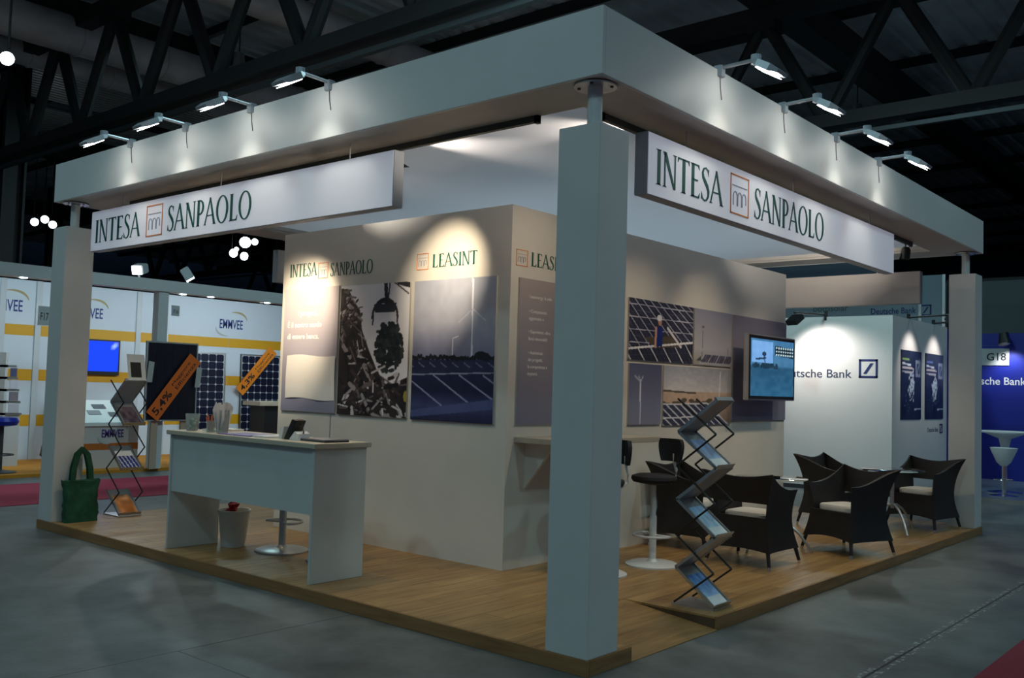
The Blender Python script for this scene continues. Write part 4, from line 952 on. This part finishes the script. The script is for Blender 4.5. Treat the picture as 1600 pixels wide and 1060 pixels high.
def emm(x, y, z, wd, parent, ink=None):
    h = wd*.36
    text('lettering', 'EMMVEE', (x, y, z), AR, UP, ink or mat('emm_blue', (.015, .035, .22), .5), parent, h=h, wd=wd, bold=.012)
    pts = [(wd*.52+wd*.66*math.cos(q), h*.5+h*1.25*math.sin(q+.25)) for q in [.15+1.45*i/14 for i in range(15)]]; ws = [.012+.05*wd*math.sin(PI*i/14) for i in range(15)]
    flat('swoosh', stroke(pts, ws), (x, y, z), AR, UP, mat('swoosh_gold', (.42, .34, .16), .5), parent)
    pts = [(wd*.46+wd*.62*math.cos(q), h*.42+h*1.2*math.sin(q+.25)) for q in [PI+.05+1.35*i/14 for i in range(15)]]; flat('swoosh', stroke(pts, ws), (x, y, z), AR, UP, mat('swoosh_silver', (.45, .47, .45), .5), parent)
emm(6.86, YW-.003, 2.70, .57, st); emm(3.74, YW-.003, 2.70, .57, st); emm(2.22, YW-.003, 2.72, .60, st)
hb = thing('booth_header_beam', 'white header beam with small downlights across the yellow striped stand', 'beam', (3, YF, 3.08))
B(-4, 9.5, YF-.12, YF+.12, 3.085, 3.28).build('beam', mat('beam_white', (.55, .57, .58), .5), hb)
for i, x in enumerate((.6, 1.75, 2.6, 4.45, 5.0, 6.2, 6.7, 7.3, 7.9)): 
    MB().lathe([(.05, -.012), (.06, 0)], (x, YF, 3.085), 12).build('downlight', lens_soft, hb); spot_light('downlight_beam', (x, YF+.02, 3.06), (x, YW, 1.7), 44, (.85, .95, 1.), 125, .7, .05, hb)
for x in (4.04, -1.5): B(x-.09, x+.09, YF-.09, YF+.09, .051, 3.085).build('post', mat('beam_white', (.55, .57, .58), .5), hb)
for x, y_, s, h in ((1.955, YF-.1, 'F17', .30), (4.185, YF-.1, 'F16', .18)):
    p = B(x, x+.19*(1.2 if h > .2 else .75), y_-.02, y_, 2.36 if h > .2 else 2.68, (2.36 if h > .2 else 2.68)+h).build('number_plate', mat('plate_grey', (.50, .52, .53), .5), hb)
    text('lettering', s, (x+.03, y_-.021, (2.44 if h > .2 else 2.72)), AR, UP, black_ink, p, h=h*.42, wd=.12 if h > .2 else .09)
def beam_flood(x, d, label):
    t = thing('beam_floodlight', label, 'floodlight', (x, YF, 3.28), 0, 'floodlights on the header beam'); gl = mat('flood_case', (.55, .58, .60), .3, .3)
    MB().tube([(x, YF, 3.28), (x, YF, 3.38)], .02, 8).build('stem', gl, t); c = Vector((x, YF, 3.43)); d = Vector(d).normalized(); side = d.cross(Vector((0, 0, 1))).normalized(); u2 = side.cross(d)
    MB().prism([(-.10, -.08), (.10, -.08), (.10, .08), (-.10, .08)], c-d*.13, side, u2, d, .22).build('housing', gl, t, bevel=.015); MB().prism([(-.085, -.07), (.085, -.07), (.085, .07), (-.085, .07)], c+d*.091, side, u2, d, .006).build('lens', lens_soft, t)
    spot_light('beam_light', c+d*.12, c+d*2, 40, (.88, .97, 1.), 110, .6, .06, t)
beam_flood(3.62, (-.75, -.5, -.3), 'floodlight on the header beam left of the beam post'); beam_flood(4.52, (.45, -.3, -.8), 'floodlight on the header beam right of the beam post')
# flat screen on the booth wall
ts = thing('wall_screen', 'flat screen showing plain blue on the striped wall', 'television', (4.3, YW-.05, 1.64)); B(3.68, 4.66, YW-.06, YW-.005, 1.62, 2.30).build('case', black_m, ts)
im = Img(12, 8, (20, 62, 235)); im.mask((im.X > .82) & (im.X < .9) & (im.Y < .3) & (im.Y > .15), (150, 180, 250)); im.build('screen', (3.71, YW-.061, 1.69), AR, UP, .92, .58, print_mat('screen_glow', 1.1), ts)
# solar modules
def module(name, label, o, a, up, wd, h, nx, ny, cell, dots, parent_cat='solar panel'):
    o, a, up = Vector(o), Vector(a), Vector(up); n = a.cross(up); t = thing(name, label, parent_cat, o, 0, 'solar panels on show')
    MB().prism([(0, 0), (wd, 0), (wd, h), (0, h)], o-n*.035, a, up, n, .03).build('back_sheet', mat('module_white', (.55, .57, .6), .4) if dots else mat('module_dark', (.012, .012, .022), .3), t)
    f = MB(); e = .025
    for r_ in (rect(0, wd, 0, e), rect(0, wd, h-e, h), rect(0, e, e, h-e), rect(wd-e, wd, e, h-e)): f.prism(r_[0], o-n*.036, a, up, n, .045)
    f.build('frame', alu, t)
    cw, chh = (wd-2*e-.02)/nx, (h-2*e-.02)/ny; me = None
    for i in range(nx):
        for j in range(ny):
            c = .16*min(cw, chh) if dots else .0; g = .006 if dots else .0025; w2, h2 = cw-g, chh-g
            if me is None:
                pl = [(c, 0), (w2-c, 0), (w2, c), (w2, h2-c), (w2-c, h2), (c, h2), (0, h2-c), (0, c)] if dots else [(0, 0), (w2, 0), (w2, h2), (0, h2)]
                ob = MB().prism(pl, (0, 0, 0), a, up, n, .004).build('cell', cell, t, world=False); me = ob.data
            else: ob = bpy.data.objects.new('cell', me); COL.objects.link(ob); ob.parent = t
            ob.location = (o+a*(e+.01+i*cw)+up*(e+.01+j*chh)-n*.005)-Vector(t.location)
    return t
cellb = mat('cell_blue', (.010, .013, .035), .25); cellk = mat('cell_black', (.008, .007, .016), .3)
def banner(o, a, up, wd, h, ink, big, sm, parent):
    o, a, up = Vector(o), Vector(a).normalized(), Vector(up).normalized(); n = a.cross(up)
    b_ = MB().prism([(0, 0), (wd, 0), (wd, h), (0, h)], o, a, up, n, .006).build('orange_banner', ink, parent)
    text('lettering', big, o+a*.06+up*h*.28+n*.006, a, up, black_ink, b_, h=h*.5, wd=wd*.36, bold=.02); text('lettering', sm[0], o+a*wd*.5+up*h*.58+n*.006, a, up, black_ink, b_, h=h*.2, wd=wd*.40); text('lettering', sm[1], o+a*wd*.5+up*h*.2+n*.006, a, up, black_ink, b_, h=h*.26, wd=wd*.44)
q45 = Vector((.60, 0, .80)); q45u = Vector((-.80, 0, .60))
t = module('solar_panel', 'large dark solar panel with an orange 5,4% banner behind the left brochure rack', (3.75, YF-.16, .86), AR, (0, .02, 1), .96, 1.36, 6, 9, cellk, False)
for x in (3.95, 4.5): B(x-.06, x+.06, YF-.14, YF-.10, .05, .86).build('support_leg', mat('pale_wood', (.45, .33, .24), .6), t)
obn = mat('orange_banner_ink', (.78, .15, .015), .5); obn2 = mat('amber_banner_ink', (.85, .26, .015), .5)
banner((3.97, YF-.19, .86), q45, q45u, 1.28, .26, obn, '5,4%', ('Maggiore', 'Efficienza'), t)
for x, s in ((3.80, 1), (4.70, -1)):
    o = MB().prism([(0, 0), (.10, .0), (.13, .34), (.03, .36)], (x-.07, YF-.21, 1.52 if s > 0 else 1.45), AR, UP, (0, -1, 0), .004).build('hanging_tag', mat('tag_grey', (.45, .44, .42), .6), t)
module('solar_panel', 'solar panel with white dots behind the glass vase', (6.03, YW-.1, .35), AR, (0, .03, 1), .98, 1.82, 5, 11, cellb, True)
t = module('solar_panel', 'solar panel with an orange 4,3% banner next to the storage room', (7.40, YW-.1, .35), AR, (0, .03, 1), 1.02, 1.82, 6, 11, cellb, True)
banner((7.42, YW-.13, 1.27), Vector((.66, 0, .75)), Vector((-.75, 0, .66)), 1.25, .24, obn2, '4,3%', ('Maggiore', 'Efficienza'), t)
# counter with leaflets
ec = thing('booth_counter', 'white counter with an EMMVEE logo and orange stripe behind the left brochure rack', 'counter', (3.5, 12.6, .05))
B(3.0, 3.95, 12.45, 13.0, .05, .76).build('body', mat('counter_cream', (.55, .50, .47), .5), ec); B(3.0, 3.95, 12.445, 12.45, .36, .47).build('stripe', mat('burnt_orange', (.45, .12, .012), .5), ec)
MB().prism([(0, 0), (.6, 0), (.6, .42), (.0, .06)], (2.97, 12.42, .76), (0, 1, 0), UP, AR, 1.0).build('sloping_top', mat('counter_white', (.80, .80, .78), .4), ec); emm(3.30, 12.443, .57, .38, ec, mat('emm_purple', (.05, .02, .20), .5))
for i, (x, y_) in enumerate(((3.15, .2), (3.5, .15), (3.3, .36))):
    o = MB().prism([(0, 0), (.22, 0), (.22, .13), (0, .13)], (x, 12.42+y_, .76+.06+y_*.6+.004), AR, Vector((0, .857, .515)), Vector((0, -.515, .857)), .006).build('leaflet', mat('dark_leaflet', (.10, .10, .13), .5) if i else mat('grey_leaflet', (.3, .3, .33), .5))
    tag(o, ['grey leaflet at the left of the sloping counter top', 'dark leaflet at the right of the sloping counter top', 'dark leaflet at the back of the sloping counter top'][i], 'leaflet', 'leaflets on the counter')
sc = thing('display_counter', 'dark display counter with a beige top beside the storage room edge', 'counter', (7.4, 13.2, .05))
B(6.9, 8.5, 13.0, 13.5, .05, 1.10).build('body', black_m, sc); B(6.75, 8.55, 12.95, 13.55, 1.10, 1.18).build('top', mat('beige_laminate', (.47, .40, .31), .45), sc)
# blue stool, display stand with bottles-like items, wrapped roll at far left
bst = thing('round_stool', 'blue padded bar stool at the left picture edge', 'stool', (1.72, 12.5, .05)); MB().lathe([(.10, .72), (.22, .74), (.25, .80), (.22, .86), (.05, .87)], (1.72, 12.5, .05), 24).build('seat', mat('blue_vinyl', (.01, .025, .35), .3), bst, smooth=True)
MB().tube([(1.72, 12.5, .06), (1.72, 12.5, .78)], .04, 12).build('pole', darkgrey, bst, smooth=True); MB().lathe([(.24, 0), (.24, .015), (.05, .05)], (1.72, 12.5, .05), 24).build('base', darkgrey, bst, smooth=True); MB().tube([(1.72+.19*math.cos(q), 12.5+.19*math.sin(q), .33) for q in [2*PI*i/18 for i in range(19)]], .012, 6).build('footrest', darkgrey, bst)
lr = thing('leaflet_tower', 'narrow stepped leaflet tower behind the blue stool', 'leaflet stand', (2.3, 13.6, .05))
for k in range(5): B(2.12, 2.42-.03*k, 13.5, 13.8, .9+.2*k, .94+.2*k).build('shelf', alu, lr); 
B(2.12, 2.16, 13.5, 13.8, .05, 1.95).build('back_panel', mat('plate_grey', (.50, .52, .53), .5), lr); B(2.16, 2.4, 13.52, 13.78, .05, .90).build('foot_box', mat('plate_grey', (.50, .52, .53), .5), lr)
for k in range(4):
    o = B(2.2, 2.36-.02*k, 13.48, 13.50, .945+.2*k, 1.09+.2*k).build('leaflet', mat(f'tower_leaflet_{k}', ((.45, .45, .5), (.2, .17, .2), (.5, .5, .58), (.06, .07, .15))[k], .5)); tag(o, ['pale leaflet on the lowest step of the tower', 'brown leaflet on the second step of the tower', 'pale leaflet on the third step of the tower', 'dark blue leaflet on the top step of the tower'][k], 'leaflet', 'leaflets on the tower')
wr = thing('wrapped_roll', 'brown wrapped roll leaning on the striped wall left of the column', 'roll', (3.35, 14.3, .05)); MB().tube([(3.22, 14.2, .15), (3.45, 14.55, 1.05), (3.47, 14.58, 1.12)], [.16, .09, .03], 12).build('body', mat('brown_paper', (.10, .065, .045), .8, var=.3, scale=12), wr, smooth=True)
